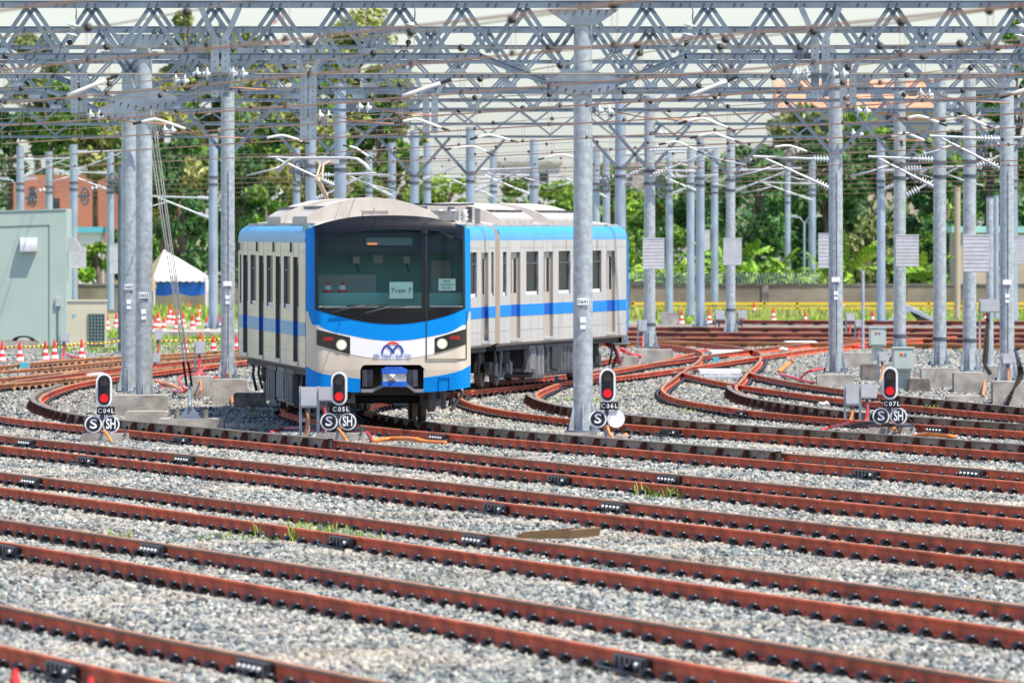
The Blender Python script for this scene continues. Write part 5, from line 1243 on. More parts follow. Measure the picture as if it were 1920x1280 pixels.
# ------------------------------------------------------------------ cones
def cone_mesh(h=.7):
    b = MB(); k = h/.7; n = 14
    zs = [(.03, .165), (.16, .135), (.30, .105), (.42, .08), (.54, .066), (.66, .052), (.70, .04)]; cols = [1, 0, 1, 0, 0, 0]
    b.box(-.19*k, .19*k, -.19*k, .19*k, 0, .03*k, 0)
    for (z0, r0), (z1, r1), c in zip(zs, zs[1:], cols): b.cyl((0, 0, z0*k), (0, 0, z1*k), r0*k, r1*k, n, c, caps=(z1 == .70))
    b.cyl((0, 0, .70*k), (0, 0, .77*k), .04*k, .03*k, 8, 0)
    return b.mesh('traffic_cone', [M['cone_red'], M['cone_white']])
CONE = cone_mesh(.50); CONE_S = cone_mesh(.52)
CN = [(4, 677, 0, 'red cone cut by the left picture edge in front of the hut'), (37, 677, 0, 'first complete red cone from the left, before the hut plinth'), (85, 675, 0, 'left one of two adjacent cones below the hut wall'), (102, 673, 0, 'right one of two adjacent cones below the hut wall'), (153, 672, 0, 'red cone in front of the cream condenser'),
      (347, 664, 0, 'red cone behind the white guy wires'), (376, 655, 0, 'red cone behind the small grey box on its post'), (400, 662, 0, 'red cone just left of the pole by the train'), (443, 662, 0, 'red cone peeping out between the pole and the train'),
      (297, 612, 1, 'far cone tallest of the cluster right of the touching poles'), (316, 606, 1, 'far cone left in the trio below the tent'), (325, 607, 1, 'far cone in the middle of the trio below the tent'), (334, 606, 1, 'far cone right in the trio below the tent'), (343, 614, 1, 'far cone half hidden by the guy wires'),
      (361, 618, 1, 'far cone with white foot on the slab, left of the pale blue pole'), (388, 622, 1, 'far cone directly left of the pale blue pole foot'), (412, 622, 1, 'far cone directly right of the pale blue pole foot'), (354, 590, 1, 'small orange cone below the tent valance'), (373, 594, 1, 'small orange cone below the right tent leg'),
      (307, 622, 1, 'far cone low in the cluster, first right of the pole pair boxes'), (319, 596, 1, 'far cone behind the trio below the tent'), (371, 610, 1, 'far cone between the two cones left of the pale blue pole'), (424, 612, 1, 'far cone in the gap left of the train pole'), (330, 626, 1, 'far cone in front of the trio below the tent'),
      (201, 618, 1, 'far cone at the right side of the condenser'), (218, 614, 1, 'far cone in the gap left of the touching poles'), (291, 622, 1, 'far cone touching the right side of the pole pair'), (1278, 607, 1, 'far cone just right of the train end before the pale blocks'), (1330, 607, 1, 'far cone between the slim poles right of the train'), (1335, 588, 1, 'smaller orange cone behind the slim poles'), (1392, 606, 1, 'far cone half hidden beside the box pole'),
      (1414, 591, 1, 'far cone alone on the grass below the banana plants'), (1510, 609, 1, 'far cone at the right on the grass verge'), (1450, 602, 1, 'far cone half hidden by a cross track'), (1497, 580, 1, 'faint orange cone by the yellow railing'), (1636, 609, 1, 'far cone beside the tilted grey sheet'), (1848, 608, 1, 'red marker cone at the right between poles'), (1582, 584, 1, 'orange cone behind the large plated pole'),
      (28, 1398, 2, 'nearest cone tip at the bottom left corner'), (170, 1416, 2, 'second cone tip cut off by the bottom edge')]
for x, y, k, lab in CN:
    p = G(x, y, 0); me = CONE_S if k == 1 else CONE
    o = place('traffic_cone', me); o.location = p+Vector((0, 0, .0)); o.rotation_euler = (0, 0, random.random()); tag(o, lab, 'traffic cone', 'red and white traffic cones')
def chain(a, c, sag, label, n=36):
    root = thing('plastic_chain', label, 'chain', a, 'yellow and black chains between cones')
    for m_, k0 in ((M['yellow'], 0), (M['black'], 1)):
        b = MB()
        for k in range(n):
            if k % 2 != k0: continue
            t0 = k/n; t1 = (k+.9)/n; f = lambda t: a+(c-a)*t-Vector((0, 0, sag*4*t*(1-t)))
            b.cyl(f(t0), f(t1), .035 if k0 == 0 else .022, n=6)
        stuff(b.build('chain_links', m_, root))
pz = lambda x, y: G(x, y, .0)+Vector((0, 0, .43))
chain(pz(-20, 677), pz(37, 677), .06, 'chain at the left edge in front of the hut', 14); chain(pz(37, 677), pz(85, 675), .05, 'chain between the first complete cone and the adjacent pair', 12); chain(pz(102, 673), pz(153, 672), .05, 'chain between the adjacent pair and the condenser cone', 14)
chain(pz(153, 672), pz(235, 664), .05, 'chain from the condenser cone to the touching poles', 20); chain(pz(290, 666), pz(443, 660), .05, 'chain running behind the guy wires to the train', 34)

# ------------------------------------------------------------------ guy wires
gt = Vector(((272-960)/96.6, 207-.2, HZ+.4)); gb = G(355, 765, .12); gb.z = .55
gw = thing('guy_wires', 'bundle of white guy wires slanting from the touching poles to an anchor plate', 'guy wires', gb)
for dx in (-.05, -.015, .03, .06):
    e = gb+(gt-gb)*.085; MB().cyl(gt+Vector((dx*1.6+.02, 0, 0)), e+Vector((dx*.8, 0, 0)), .011, n=6).build('wire', M['white_tube'], gw)
for dx in (-.05, .05):
    b = MB()
    for k in range(9):
        p = gb+(gt-gb)*(.003+.0095*k)+Vector((dx, 0, 0)); b.cyl(p, p+(gt-gb).normalized()*.05, .03, .018, n=7)
    b.build('turnbuckle', M['black'], gw)
ga = G(356, 783, .22)
MB().prism([(ga.x-.22, .2), (ga.x+.22, .2), (ga.x+.05, .42), (ga.x-.05, .42)], ga.y, ga.y+.05).box(ga.x-.35, ga.x+.4, ga.y-.2, ga.y+.35, .165, .21).build('anchor_plate', M['steel_light'], gw)
for dx in (-.24, .28): MB().cyl((ga.x+dx, ga.y, .2), (ga.x+dx, ga.y, .37), .055, n=8).build('anchor_bolt', M['concrete_dark'], gw)
MB().tube([(ga.x, ga.y, .38), (ga.x, ga.y, .47), gb], .035, 7).build('shackle', M['steel_light'], gw)

# ------------------------------------------------------------------ cables on the ground
def cable(pts, mt, label, r=.03, z=.05, name='ground_cable'):
    P3 = [G(x, y, z if len(a) == 0 else a[0]) for x, y, *a in pts]
    out = []
    for i in range(len(P3)-1):
        p0 = P3[max(0, i-1)]; p1 = P3[i]; p2 = P3[i+1]; p3 = P3[min(len(P3)-1, i+2)]
        for k in range(5):
            t = k/5; out.append(.5*((2*p1)+(p2-p0)*t+(2*p0-5*p1+4*p2-p3)*t*t+(3*p1-p0-3*p2+p3)*t**3))
    out.append(P3[-1]); b = MB()
    if mt == 'black':
        for k, (ex, ez) in enumerate(((0, 0), (.05, .03), (-.04, .05))): b.tube([p+Vector((ex*math.sin(i*.35+k), 0, ez*abs(math.sin(i*.22+k*2)))) for i, p in enumerate(out)], r*.45, 6)
    else: b.tube(out, r*.8, 8)
    o = b.build(name, M[mt]); tag(o, label, 'cable', 'cables lying on the ballast'); return o
cable([(292, 715), (320, 722), (345, 732), (360, 729)], 'orange', 'orange pipe right of the touching poles', .06); cable([(300, 724), (325, 733), (347, 733, .15), (335, 712, .35), (350, 702, .4), (372, 702, .35), (386, 700, .3)], 'red', 'red cable looping behind the guy wires', .035)
cable([(384, 688, .2), (376, 700, .1), (392, 707, .3), (410, 708, .3)], 'red', 'red cable draped over the small concrete block', .035); cable([(700, 826), (735, 822, .08), (775, 823, .09), (800, 828), (835, 830)], 'orange', 'orange corrugated conduit lying right of signal C05L', .05)
cable([(508, 810), (530, 804), (560, 803, .1), (585, 806, .12)], 'red', 'red cables left of signal C05L', .03); cable([(565, 806, .15), (600, 802, .2), (650, 804, .2), (685, 806, .15)], 'black', 'black cables coiled round the foot of signal C05L', .045)
cable([(684, 808, .1), (694, 816), (698, 826)], 'red', 'pink cable end right of signal C05L foot', .03); cable([(1712, 818), (1745, 814, .1), (1790, 819)], 'orange', 'orange corrugated conduit right of signal C07L', .05)
cable([(1541, 806), (1560, 800, .1), (1580, 796, .2), (1596, 790, .3)], 'red', 'red cable left of the C07L junction boxes', .03); cable([(1596, 802, .1), (1630, 796, .18), (1680, 798, .2), (1715, 800, .12)], 'black', 'black cables behind signal C07L', .05)
cable([(1462, 702), (1480, 706, .1), (1500, 712), (1526, 718)], 'red', 'red cable bundle by the turnout', .05); cable([(1500, 710), (1515, 697, .3), (1545, 691, .35)], 'red', 'red cable arching to the large plated pole', .04)
cable([(1236, 648, .1), (1262, 655), (1300, 657), (1325, 657)], 'red', 'red cable strip behind the turnout', .05); cable([(1255, 677), (1275, 666, .2)], 'red', 'short red conduit by the turnout', .05); cable([(1461, 696), (1486, 676, .3)], 'orange', 'short ribbed orange pipe lying on the ballast', .075)
cable([(1843, 740, .05), (1846, 716, .25), (1840, 698, .35)], 'orange', 'orange conduit at the corner of the square foundation', .04); cable([(1886, 760, .05), (1897, 735, .3), (1915, 700, .8), (1905, 660, 1.2)], 'black', 'thick black cable bundle at the rightmost pole', .06)
cable([(1855, 702, .2), (1844, 680, .5), (1850, 650, .9), (1853, 600, 1.6)], 'black', 'thick black cable hanging from the pale control box', .06); cable([(1588, 655, .0), (1600, 650, .1), (1625, 650, .1)], 'red', 'red cables by the far cabinets', .06); cable([(436, 756, .05), (432, 722, .3), (426, 700, .6)], 'orange', 'orange conduit on the foundation left of the train', .03)
cable([(368, 742, .05), (377, 730, .2), (373, 700, .5)], 'orange', 'orange loop of conduit on the small block', .025); cable([(216, 706), (228, 712, .1)], 'red', 'short red cable left of the touching poles', .04); cable([(1166, 655, .5), (1185, 665, .25), (1200, 668, .2)], 'red', 'red hose behind the rear car coupler', .07)
cable([(125, 664, .1), (133, 668, .06), (150, 671, .05)], 'red', 'red cable at the condenser cone', .05); cable([(1160, 824), (1174, 815, .1)], 'orange', 'orange pipe stub right of signal C06L', .05)
# small white and blue things on and between the rails
def slab(x0, x1, y, label, mt='white', h=.09, dep=.5, name='cover_board', cat='cover board'):
    a = G(x0, y, 0); s = F/a.y; o = MB().box(a.x, (x1-960)/s, a.y, a.y+dep, .02, .02+h).build(name, M[mt]); tag(o, label, cat, 'boards and covers on the track bed')
slab(116, 186, 710, 'white cable cover beside the turnout at left', h=.1, dep=3); slab(1335, 1402, 667, 'white point cover between rails, nearer right turnout', h=.1, dep=5); slab(1312, 1390, 703, 'white point machine cover in the right turnout', h=.1, dep=3); slab(1233, 1275, 632, 'white board left among the far cross tracks', h=.1, dep=4); slab(1476, 1534, 650, 'white board right among the far cross tracks', h=.12, dep=4)
slab(1320, 1395, 712, 'grey plate below the point machine cover', 'boxgrey', .07, 1.5); slab(37, 54, 695, 'light blue rail marker on the brown track at left', 'teal', .2, .3, 'rail_marker', 'rail marker'); slab(1337, 1348, 684, 'light blue rail marker in the right turnout', 'teal', .2, .3, 'rail_marker', 'rail marker'); slab(1040, 1047, 722, 'small blue rail marker left of the D641 pole', 'teal', .2, .2, 'rail_marker', 'rail marker')
for x, y, w_, lab in ((1203, 711, 22, 'white sandbag on the ballast right of the D641 pole'), (1468, 660, 20, 'white sandbag behind the turnout'), (1545, 763, 22, 'white sandbag near the ribbed guard rail'), (1035, 697, 14, 'white sandbag under the rear car')):
    p = G(x, y, 0); s = F/p.y; r = w_/s/2; b = MB(); n = 12
    vs_ = [(p.x+r*math.sin(math.pi*j/6)*math.cos(2*math.pi*i/n), p.y+r*.8*math.sin(math.pi*j/6)*math.sin(2*math.pi*i/n), .02+r*.75*(.5-.5*math.cos(math.pi*j/6))**.8) for j in range(7) for i in range(n)]
    b.add([(a, c, d+.02*math.sin(a*40)) for a, c, d in vs_], [(j*n+i, j*n+(i+1) % n, (j+1)*n+(i+1) % n, (j+1)*n+i) for j in range(6) for i in range(n)], 0, True); tag(b.build('sandbag', M['white']), lab, 'sandbag', 'white sandbags')
# plank
p = G(975, 1012, .03); q_ = G(1118, 1020, .03); d = (q_-p); L = .98; ang = math.atan2(d.y, d.x)
pk = thing('wooden_plank', 'weathered wooden plank lying on the ballast behind the third track', 'plank', p)
Mx = Matrix.Translation(p+Vector((.45, .5, .02))) @ Matrix.Rotation(-.30, 4, 'Z')
b = MB(); b.prism([(-.34, 0), (.32, -.0), (.35, .10), (.29, .105), (-.32, .05)], -.6, .6, M=Mx); b.build('board', M['wood'], pk)
MB().prism([(-.31, .052), (.24, .096), (.27, .12), (-.28, .075)], -.5, -.2, M=Mx).build('splinter', M['wood'], pk)
# grass tufts
def tuft(x, y, n, label, h=.2, sp=.25):
    h *= .95; n = int(n*2.4); sp *= .85
    p = G(x, y, 0); b = MB(); r_ = random.Random(int(x*7+y))
    for k in range(n):
        a = r_.uniform(0, 6.28); q0 = p+Vector((r_.gauss(0, sp), r_.gauss(0, sp*1.5), 0)); hh = h*r_.uniform(.4, 1.1); ln = r_.uniform(.2, .8)*hh
        d = Vector((math.cos(a), math.sin(a), 0)); w_ = Vector((-d.y, d.x, 0))*.008; m1 = q0+d*ln*.4+Vector((0, 0, hh*.7)); e = q0+d*ln+Vector((0, 0, hh*.95))
        b.add([q0-w_, q0+w_, m1+w_*.8, m1-w_*.8, e], [(0, 1, 2, 3), (3, 2, 4)], r_.randrange(3))
    o = b.build('grass', [LEAF['mid'][2], LEAF['bright'][1], LEAF['yellow'][1]]); stuff(o); o['label'] = label
for a in [(215, 1022, 22, 'grass tuft beside the rail at left', .24, .12), (480, 1012, 60, 'thin grass left of the centre bond', .08, .5), (548, 1010, 55, 'grass tuft left of a rail joint', .25, .22), (600, 1018, 60, 'grass tuft by the rail joint', .25, .25), (680, 1020, 24, 'grass blades right of the rail joint', .2, .15), (770, 1036, 14, 'few grass blades', .12, .1), (440, 1008, 40, 'low grass sprouts', .07, .4), (1215, 930, 18, 'grass sprigs', .2, .12), (1250, 936, 20, 'grass sprigs', .2, .15), (1300, 936, 16, 'grass sprigs', .17, .15),
          (1300, 770, 60, 'grass strip beside the hooked rail', .1, .5), (1360, 775, 50, 'grass strip beside the hooked rail', .1, .5), (1090, 752, 50, 'sparse grass by the pole', .1, .6), (1205, 772, 50, 'sparse grass by the signal', .1, .6), (480, 772, 10, 'tiny weeds', .12, .1), (1740, 770, 24, 'weeds by the cable', .15, .2)]: tuft(*a)

# ------------------------------------------------------------------ far side of the yard
def verge(x0, x1, y0, y1, n, h, label, keys):
    b = MB(); r_ = random.Random(int(x0+y0)); 
    for k in range(n):
        x = r_.uniform(x0, x1); y = r_.uniform(y0, y1); q0 = G(x, y, -.1); hh = h*r_.uniform(.4, 1.2)
        for j in range(3):
            a = r_.uniform(0, 6.28); d = Vector((math.cos(a), math.sin(a), 0)); w_ = Vector((r_.choice((-1, 1))*.045, .02, 0)); o = q0+Vector((r_.gauss(0, .2), r_.gauss(0, .2), 0))
            b.add([o-w_, o+w_, o+d*hh*.35+Vector((0, 0, hh))], [(0, 1, 2)], r_.randrange(len(keys)))
    o = b.build('grass_verge', keys); stuff(o); o['label'] = label
gm = [LEAF['bright'][1], LEAF['bright'][2], LEAF['yellow'][2], LEAF['mid'][2]]
gy = [LEAF['yellow'][1], LEAF['yellow'][2], LEAF['bright'][2], LEAF['olive'][2]]
verge(-20, 460, 628, 668, 2600, .22, 'bright green grass strip between hut and brown tracks', gm)
verge(1190, 1960, 578, 600, 4200, .45, 'yellow green grass before the yellow railing', gy)
verge(280, 450, 560, 600, 1600, .45, 'rough grass among the far cones', gm)
verge(1240, 1960, 598, 612, 1200, .25, 'low grass between the cross tracks', gm)
b = MB(); a = G(270, 632, 0); b.box((268-960)/(F/a.y), (470-960)/(F/a.y), a.y, a.y+8, -.1, .18); tag(b.build('concrete_kerb', M['concrete']), 'low concrete kerb slab carrying the far cones', 'kerb')
# boundary wall with piers and coiled wire
WD_, WX0, WX1 = 478., -26., 27.
wl = thing('boundary_wall', 'long stained concrete boundary wall at the back of the yard', 'wall', (0, WD_, 0))
MB().box(WX0, WX1, WD_, WD_+.2, -.2, 1.12).build('wall_panel', M['wall'], wl); MB().box(WX0, WX1, WD_-.04, WD_+.24, 1.12, 1.2).build('coping', M['concrete_dark'], wl)
k = WX0
while k < WX1: MB().box(k, k+.3, WD_-.08, WD_, -.2, 1.14).build('pier', M['concrete_dark'], wl); k += 3.1
cw = thing('razor_wire', 'coil of razor wire running along the top of the boundary wall', 'razor wire', (5.5, WD_, 1.2))
b = MB(); n = 760; b.tube([Vector((5.2+8.6*i/n, WD_+.1+.24*math.cos(i*.5), 1.44+.25*math.sin(i*.5))) for i in range(n)], .013, 4); b.build('coil', M['steel_light'], cw)
# yellow railing
for (xa, xb, yb, lab) in ((1185, 1960, 590, 'long yellow railing along the back of the yard at right'), (285, 452, 572, 'yellow railing behind the cones below the tent')):
    a = G(xa, yb, 0); c = G(xb, yb, 0); root = thing('yellow_railing', lab, 'railing', a); L = c.x-a.x
    for z in (.22, .42): MB().box(a.x, c.x, a.y, a.y+.06, z, z+.11).build('rail', M['yellow'], root)
    n = int(L/1.4)
    for k in range(n+1): MB().box(a.x+k*1.4, a.x+k*1.4+.08, a.y, a.y+.08, 0, .55).build('post', M['yellow'], root)

# trees
def leafball(b, c, r, n, rnd, size, nm, flat=1.0):
    for k in range(n):
        while True:
            p = Vector((rnd.uniform(-1, 1), rnd.uniform(-1, 1), rnd.uniform(-1, 1)))
            if .25 < p.length < 1: break
        p = c+Vector((p.x*r, p.y*r, p.z*r*flat))
        a = Vector((rnd.gauss(0, 1), rnd.gauss(0, 1), rnd.gauss(0, .7))).normalized(); e = a.orthogonal().normalized(); e.rotate(Matrix.Rotation(rnd.uniform(0, 6.28), 3, a)); f = a.cross(e); s_ = size*rnd.uniform(.6, 1.3)
        b.add([p-e*s_, p+f*s_*.45, p+e*s_, p-f*s_*.45], [(0, 1, 2, 3)], rnd.randrange(nm))
def tree(x, ytop, ybot, wpx, D, key, label, dens=1.0, seed=0, leaf=.2, loose=.0):
    rnd = random.Random(seed*31+int(x)); s = F/D; X = (x-960)/s; zt = H-(ytop-YH)/s; zb = max(.2, H-(ybot-YH)/s); W = wpx/s/2; hc = zt-zb
    root = thing('tree', label, 'tree', (X, D, -.12), 'trees behind the yard')
    t = MB(); t.tube([(X, D, -.12), (X+rnd.gauss(0, .1), D, zb+hc*.3), (X+rnd.gauss(0, .3), D, zb+hc*.75)], [.13+.01*hc, .10+.008*hc, .04], 8)
    ends = []
    nb = max(9, int(9+hc*W*.6))
    for k in range(nb):
        a = rnd.uniform(0, 6.28); h = rnd.random(); env = math.sin(math.pi*min(.97, .12+h*.82))**.7; rr = W*env*math.sqrt(rnd.uniform(.1, 1))
        c = Vector((X+rr*math.cos(a), D+rr*math.sin(a)*.9, zb+hc*(.06+.86*h))); ends.append(c)
        if k % 2 == 0: t.tube([(X, D, zb+hc*max(.05, .6*h)), (Vector((X, D, zb+hc*h*.8))+c)/2, c], [.09, .06, .025], 5)
    t.build('trunk', M['bark'], root)
    b = MB(); br = min(W, hc)*(.44 if key in ('yellow', 'olive') else .36)
    for c in ends: leafball(b, c, br*rnd.uniform(.65, 1.25), int(130*dens), rnd, leaf*1.1, 3, .8)
    b.build('crown', LEAF[key], root); return root
TREES = [(95, 150, 325, 150, 560, 'mid', 'tree above the hut, rising left of the touching poles'), (20, 200, 340, 110, 570, 'dark', 'dark tree at the left edge above the hut and lamp'), (180, 180, 330, 130, 575, 'yellow', 'yellowish tree behind the touching poles'),
         (305, 120, 430, 130, 560, 'yellow', 'tall yellow green tree right of the touching poles'), (335, 235, 560, 150, 510, 'dark', 'dark bushy tree right behind the white tent'), (432, 255, 560, 160, 500, 'dark', 'dark dense tree between tent and train'), (500, 330, 560, 110, 495, 'mid', 'mid green tree left of the front car roof'),
         (430, 45, 330, 190, 600, 'yellow', 'airy yellow green tree above the train left side'), (560, 130, 420, 150, 590, 'mid', 'green tree behind the pantograph'), (668, 12, 330, 190, 610, 'yellow', 'tallest tree, with a domed yellowish crown in the top centre left'), (640, 250, 500, 150, 520, 'mid', 'tree directly behind the front car roof'), (740, 140, 430, 110, 600, 'olive', 'olive tree right of the tallest tree'),
         (830, 300, 540, 160, 520, 'bright', 'bright green tree above the roof gap'), (950, 300, 540, 150, 530, 'mid', 'green tree above the rear car roof'), (1040, 340, 560, 120, 525, 'bright', 'bright tree left of the D641 pole'), (1150, 300, 560, 110, 530, 'bright', 'bright feathery tree behind the rear car end'), (1225, 300, 560, 120, 545, 'mid', 'tree behind the train end pole'),
         (180, 445, 580, 80, 490, 'bright', 'bright shrub-like tree between hut and touching poles'), (222, 470, 570, 60, 492, 'mid', 'low green tree behind the half hidden ribbed box'), (1300, 290, 560, 150, 570, 'dark', 'dark tree behind the pole cluster'), (1420, 270, 560, 180, 580, 'dark', 'large dark tree behind the banana plants'), (1545, 250, 560, 170, 585, 'dark', 'dark tree behind the street lamp'),
         (1655, 235, 540, 170, 590, 'dark', 'dark tree behind the round bush below the orange roof'), (1610, 208, 330, 130, 640, 'bright', 'bright tree top just under the orange roof'), (1750, 200, 540, 180, 590, 'mid', 'green tree behind the bare pole at right'), (1850, 150, 520, 160, 600, 'dark', 'dark tall tree above the teal-roofed shed'), (1905, 20, 400, 110, 620, 'mid', 'tall tree in the top right corner'),
         (1622, 408, 570, 130, 492, 'olive', 'round olive bush at right behind the slim pale pole'), (1715, 425, 565, 110, 490, 'mid', 'leafy bush right of the ribbed-box pole'), (1770, 300, 560, 110, 560, 'dark', 'dark tree between the bare pole and the shed'), (1500, 190, 420, 120, 640, 'olive', 'hazy olive tree top left of the orange roof'), (500, 90, 350, 140, 595, 'yellow', 'feathery yellow green tree left of the tallest tree'), (395, 130, 400, 150, 580, 'mid', 'tall green tree above the pole left of the train'), (590, 180, 420, 140, 575, 'yellow', 'yellow green tree right behind the pantograph'), (250, 250, 480, 110, 565, 'mid', 'green tree hidden behind the touching poles'), (710, 110, 380, 120, 605, 'mid', 'green crown right below the tallest tree'),
         (70, 60, 240, 120, 640, 'olive', 'faint tree top in the upper left corner'), (350, 20, 200, 80, 650, 'olive', 'thin distant tree top at the upper left')]
for i, (x, yt, yb, w_, D, key, lab) in enumerate(TREES):
    tree(x, yt, yb, w_, D, key, lab, 2.5, i, .15 if D < 560 else .2, .2 if key == 'yellow' else 0)
# dense far foliage filling between the trunks
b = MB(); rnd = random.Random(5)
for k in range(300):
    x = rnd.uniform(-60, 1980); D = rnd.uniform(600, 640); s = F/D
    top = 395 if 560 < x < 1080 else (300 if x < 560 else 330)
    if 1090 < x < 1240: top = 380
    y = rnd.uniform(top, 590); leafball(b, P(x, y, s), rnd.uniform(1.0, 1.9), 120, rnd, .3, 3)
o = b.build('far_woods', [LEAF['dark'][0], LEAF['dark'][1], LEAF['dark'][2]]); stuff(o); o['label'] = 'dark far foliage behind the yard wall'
# banana plants
def leaf_mesh(L, w_, droop, name='leaf'):
    b = MB(); n = 11; rnd = random.Random(int(L*100)); P_ = []
    for k in range(n+1):
        t = k/n; P_.append((L*t*(1-.22*droop*t), L*(.95*t-droop*1.15*t*t), w_*math.sin(math.pi*min(.97, .07+.9*t))**.6))
    for k in range(n):
        (x0, z0, h0), (x1, z1, h1) = P_[k], P_[k+1]; dx, dz = (x1-x0)*.86, (z1-z0)*.86
        for sg in (-1, 1):
            d0 = rnd.uniform(-.5, .3); h0_ = h0*rnd.uniform(.8, 1.15)+.02
            b.add([(x0, 0, z0), (x0+dx, 0, z0+dz), (x0+dx+.08, sg*h0_, z0+dz+d0*h0_), (x0+.10, sg*h0_, z0+d0*h0_)], [(0, 1, 2, 3)])
        b.box(x0, x1, -.012, .012, min(z0, z1)-.012, max(z0, z1)-.002)
    return b
BL = [[leaf_mesh(L, w_, d).mesh('leaf', mm) for (L, w_, d) in ((1.5, .17, .3), (1.75, .19, .6), (1.45, .2, .9))] for mm in (LEAF['mid'][2], LEAF['bright'][2], LEAF['bright'][1])]
BANANA = [(1255, 566, 1.25, 'banana plant behind the slim poles nearest the train'), (1330, 566, 1.15, 'banana plant in the middle of the pole cluster'), (1395, 566, 1.35, 'banana plant directly right of the box pole'), (1425, 565, 1.0, 'small banana plant with the brightest yellow green leaves'), (1455, 566, 1.3, 'tall banana plant left of the street lamp'), (1490, 566, 1.05, 'banana plant under the street lamp'), (1190, 566, 1.2, 'banana plant showing past the rear car end'), (1545, 566, 1.0, 'banana plant right of the lamp pole'), (1285, 567, 1.0, 'low banana plant by the far van'), (1590, 560, 1.35, 'palm-like plant above the round bush'), (1730, 562, 1.3, 'palm-like plant right of the ribbed-box pole'), (1365, 563, 1.4, 'banana plant hidden behind the box pole'), (240, 567, .9, 'banana plant left of the tent')]
for i, (x, yb, k, lab) in enumerate(BANANA):
    rnd = random.Random(i+40); D = 482+rnd.uniform(0, 8); s = F/D; X = (x-960)/s; root = thing('banana_plant', lab, 'plant', (X, D, 0), 'banana plants behind the wall')
    hh = 1.5*k; MB().tube([(X, D, -.1), (X+.05, D, hh*.6), (X+.02, D, hh)], [.16, .13, .08], 8).build('stem', LEAF['olive'][1], root)
    for j in range(15):
        me = BL[rnd.randrange(3)][rnd.randrange(3)]; o = place('leaf', me, root, (0, 0, hh*.95-rnd.uniform(0, .7))); o.rotation_euler = (rnd.gauss(0, .35), -rnd.uniform(-.7, .35), j*2.4+rnd.uniform(-.3, .3)); o.scale = (k*rnd.uniform(.7, 1.05),)*3
# buildings
def facade(x0, x1, yt, yb, D, mt, name, label, dep=8, roofm=None, wins=None, wm='window', roof_h=0):
    s = F/D; X0, X1 = (x0-960)/s, (x1-960)/s; zt = H-(yt-YH)/s; zb = -.2
    root = thing(name, label, 'building', ((X0+X1)/2, D, 0))
    MB().box(X0, X1, D, D+dep, zb, zt).build('wall', M[mt], root)
    if roofm:
        if roof_h: MB().prism([(D-.5, zt), (D+dep+.5, zt), (D+dep/2, zt+roof_h)], X0-.5, X1+.5, ax='x').build('roof', M[roofm], root)
        else: MB().box(X0-.15, X1+.15, D-.2, D+dep+.2, zt, zt+.3).build('roof', M[roofm], root)
    for (a, c, e, f) in wins or []:
        wo = MB().box((a-960)/s, (c-960)/s, D-.05, D+.02, H-(f-YH)/s, H-(e-YH)/s).build('window', M[wm], root)
        MB().box((a-960)/s-.06, (c-960)/s+.06, D-.09, D-.0, H-(f-YH)/s-.1, H-(f-YH)/s).build('sill', M['pale_wall'], wo)
    return root
facade(20, 232, 328, 600, 585, 'terracotta', 'terracotta_house', 'long terracotta red wall of a house behind the hut and touching poles', 7, None, [(100, 112, 372, 398), (56, 66, 350, 372)])
facade(148, 188, 436, 600, 560, 'pale_wall', 'teal_house', 'small pale house with teal eaves behind the pole with the wheel', 6, 'teal')
facade(1470, 1760, 205, 620, 680, 'beige_wall', 'orange_roofed_house', 'large house with an orange tiled roof above the trees at right', 10, 'orange_roof', [(1520, 1550, 225, 260), (1580, 1600, 225, 260), (1660, 1690, 215, 240)], roof_h=1.9)
facade(1560, 1740, 172, 300, 720, 'orange_roof', 'orange_house', 'orange upper storey behind the orange roofed house', 6, 'pale_wall', [(1606, 1618, 180, 196), (1660, 1675, 180, 196)])
facade(1790, 1990, 436, 590, 520, 'beige_wall', 'teal_roofed_shed', 'beige shed with a teal metal roof behind the right hand poles', 6, 'teal_roof', [(1870, 1885, 470, 500)])
facade(1140, 1420, 312, 600, 760, 'concrete', 'pale_apartment_block', 'pale distant apartment block glimpsed through the wires right of centre', 12, 'concrete', [(1170+40*k, 1186+40*k, 322+34*j, 340+34*j) for k in range(6) for j in range(2)])
facade(930, 1050, 310, 600, 780, 'pale_wall', 'white_house', 'white distant house glimpsed above the rear car', 8, 'concrete', [(940+36*k, 956+36*k, 325, 345) for k in range(3)])
ms = thing('lattice_mast', 'distant red and white lattice mast in the upper left sky', 'mast', P(525, 60, 16)*1.0); D = 1250; s = F/D
for k in range(5):
    a = P(523, 150-26*k, s); c = P(523, 124-26*k, s)
    for dx in (-.5, .5): MB().cyl(a+Vector((dx, 0, 0)), c+Vector((dx, 0, 0)), .12, n=5).cyl(a+Vector((dx, 0, 0)), c+Vector((-dx, 0, 0)), .08, n=4).build('mast_section', M['red_mast'] if k % 2 == 0 else M['white'], ms)
MB().cyl(P(523, 150, s), P(523, 428+3*s, s), .6, n=6).build('mast_leg', M['white'], ms)
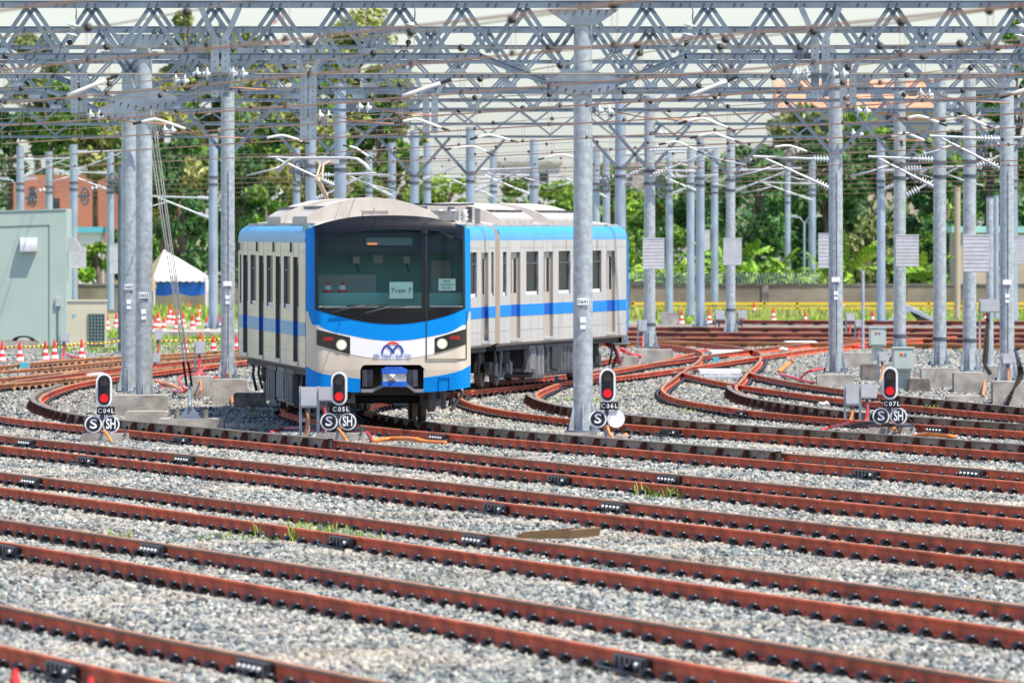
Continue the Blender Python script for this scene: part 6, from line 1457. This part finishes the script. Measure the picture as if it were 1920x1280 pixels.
# street lamp, thin posts, van, tilted sheet
def lamp(x, yt, yb, s, label, arm=1):
    p = P(x, YH, s); X, D = p.x, p.y; zt = H-(yt-YH)/s; root = thing('street_lamp', label, 'street lamp', (X, D, 0), 'street lamps')
    MB().cyl((X, D, 0), (X, D, zt-.25), .06, .045, n=10).build('post', M['galv_far'], root)
    for sg in (-1, arm):
        MB().tube([(X, D, zt-.35), (X+sg*.2, D, zt-.08), (X+sg*.35, D, zt-.05)], .03, 6).build('arm', M['galv_far'], root)
        MB().prism([(X+sg*.3, zt-.08), (X+sg*.85, zt-.02), (X+sg*.8, zt+.06), (X+sg*.35, zt+.06)], D-.12, D+.12).build('lamp_head', M['boxgrey'], root)
lamp(1508, 405, 575, 40, 'double headed street lamp in front of the banana plants'); lamp(32, 335, 580, 44, 'double headed street lamp above the left part of the hut')
def post(x, yt, yb, wpx, label, name='thin_post', mt='galv'):
    g_ = G(x, yb, 0); s = F/g_.y; root = thing(name, label, 'post', g_, 'thin posts in the yard'); zt = H-(yt-YH)/s; r = wpx/s/2
    MB().cyl(g_, g_+Vector((0, 0, zt)), r, n=10).build('shaft', M[mt], root); MB().cyl(g_+Vector((0, 0, zt)), g_+Vector((0, 0, zt+.03)), r*1.15, n=10).build('cap', M['steel_dark'], root); MB().box(g_.x-r*2.2, g_.x+r*2.2, g_.y-r*2.2, g_.y+r*2.2, -.1, .05).build('foot', M['steel_light'], root)
post(1618, 506, 660, 6, 'thin grey post left of the farther pale cabinet'); post(1856, 370, 690, 14, 'slim post carrying the pale control box at right'); post(227, 310, 662, 12, 'narrow dark pipe post directly left of the touching poles', mt='steel'); post(1868, 366, 600, 10, 'thin pale post behind the control box post', mt='galv_far'); post(1795, 350, 600, 12, 'tan coloured post between the bare pole and the wide-boxed pole', mt='arm_tan')
vp = G(1300, 577, 0); s = F/vp.y; X, D = vp.x, vp.y
van = thing('parked_car', 'white parked car half hidden behind the slim poles by the wall', 'car', (X, D, 0))
MB().prism([(X-.95, .25), (X+.95, .25), (X+.98, .75), (X+.6, .8), (X+.4, 1.05), (X-.6, 1.08), (X-.85, .8), (X-.98, .7)], D, D+1.5).build('body', M['white'], van)
MB().prism([(X-.72, .78), (X+.5, .8), (X+.36, 1.0), (X-.55, 1.02)], D-.012, D-.001).build('side_window', M['glass'], van)
for dx in (-.6, .6): MB().cyl((X+dx, D-.03, .25), (X+dx, D+.12, .25), .25, n=14).build('wheel', M['black'], van)
gs = G(1700, 607, 0); s = F/gs.y; X, D = gs.x, gs.y; ts = thing('tilted_sheet', 'grey sheet tilted up on a frame behind the ribbed-box pole', 'sheet', gs)
u = lambda x: (x-960)/s
v = lambda y: H-(y-YH)/s
MB().add([(u(1660), D, v(606)), (u(1700), D+.3, v(570)), (u(1752), D+.3, v(596)), (u(1752), D, v(604)), (u(1712), D-.2, v(582))], [(0, 4, 1), (4, 3, 2, 1)]).build('sheet', M['tarp_grey'], ts)
MB().prism([(u(1700), v(572)), (u(1752), v(597)), (u(1752), v(604)), (u(1700), v(580))], D-.25, D-.2).build('frame_bar', M['galv'], ts); MB().prism([(u(1703), v(580)), (u(1748), v(602)), (u(1722), v(604))], D-.1, D-.08).build('dark_opening', M['under_dark'], ts)
for xx in (1662, 1748): MB().cyl((u(xx), D, 0), (u(xx), D, v(600)), .03, n=6).build('leg', M['galv'], ts)
# lower, farther overhead wires across the middle of the picture
for i in range(9):
    y0 = 330+9*i; D0 = wd(y0); x_ = -40
    cpx = [(-40, y0+14), (960, y0-6), (1960, y0-30)]
    if y0+14 > 400: continue
    line(cpx, [(p, yy-46+8*math.sin(p*.01+i)) for p, yy in [(-40, y0+14), (300, y0+6), (700, y0-2), (1100, y0-10), (1500, y0-18), (1960, y0-30)]], 'far overhead line, number %s in the dense middle band of wires' % ['one', 'two', 'three', 'four', 'five', 'six', 'seven', 'eight', 'nine'][i], drop=95+5*i, phase=11*i)
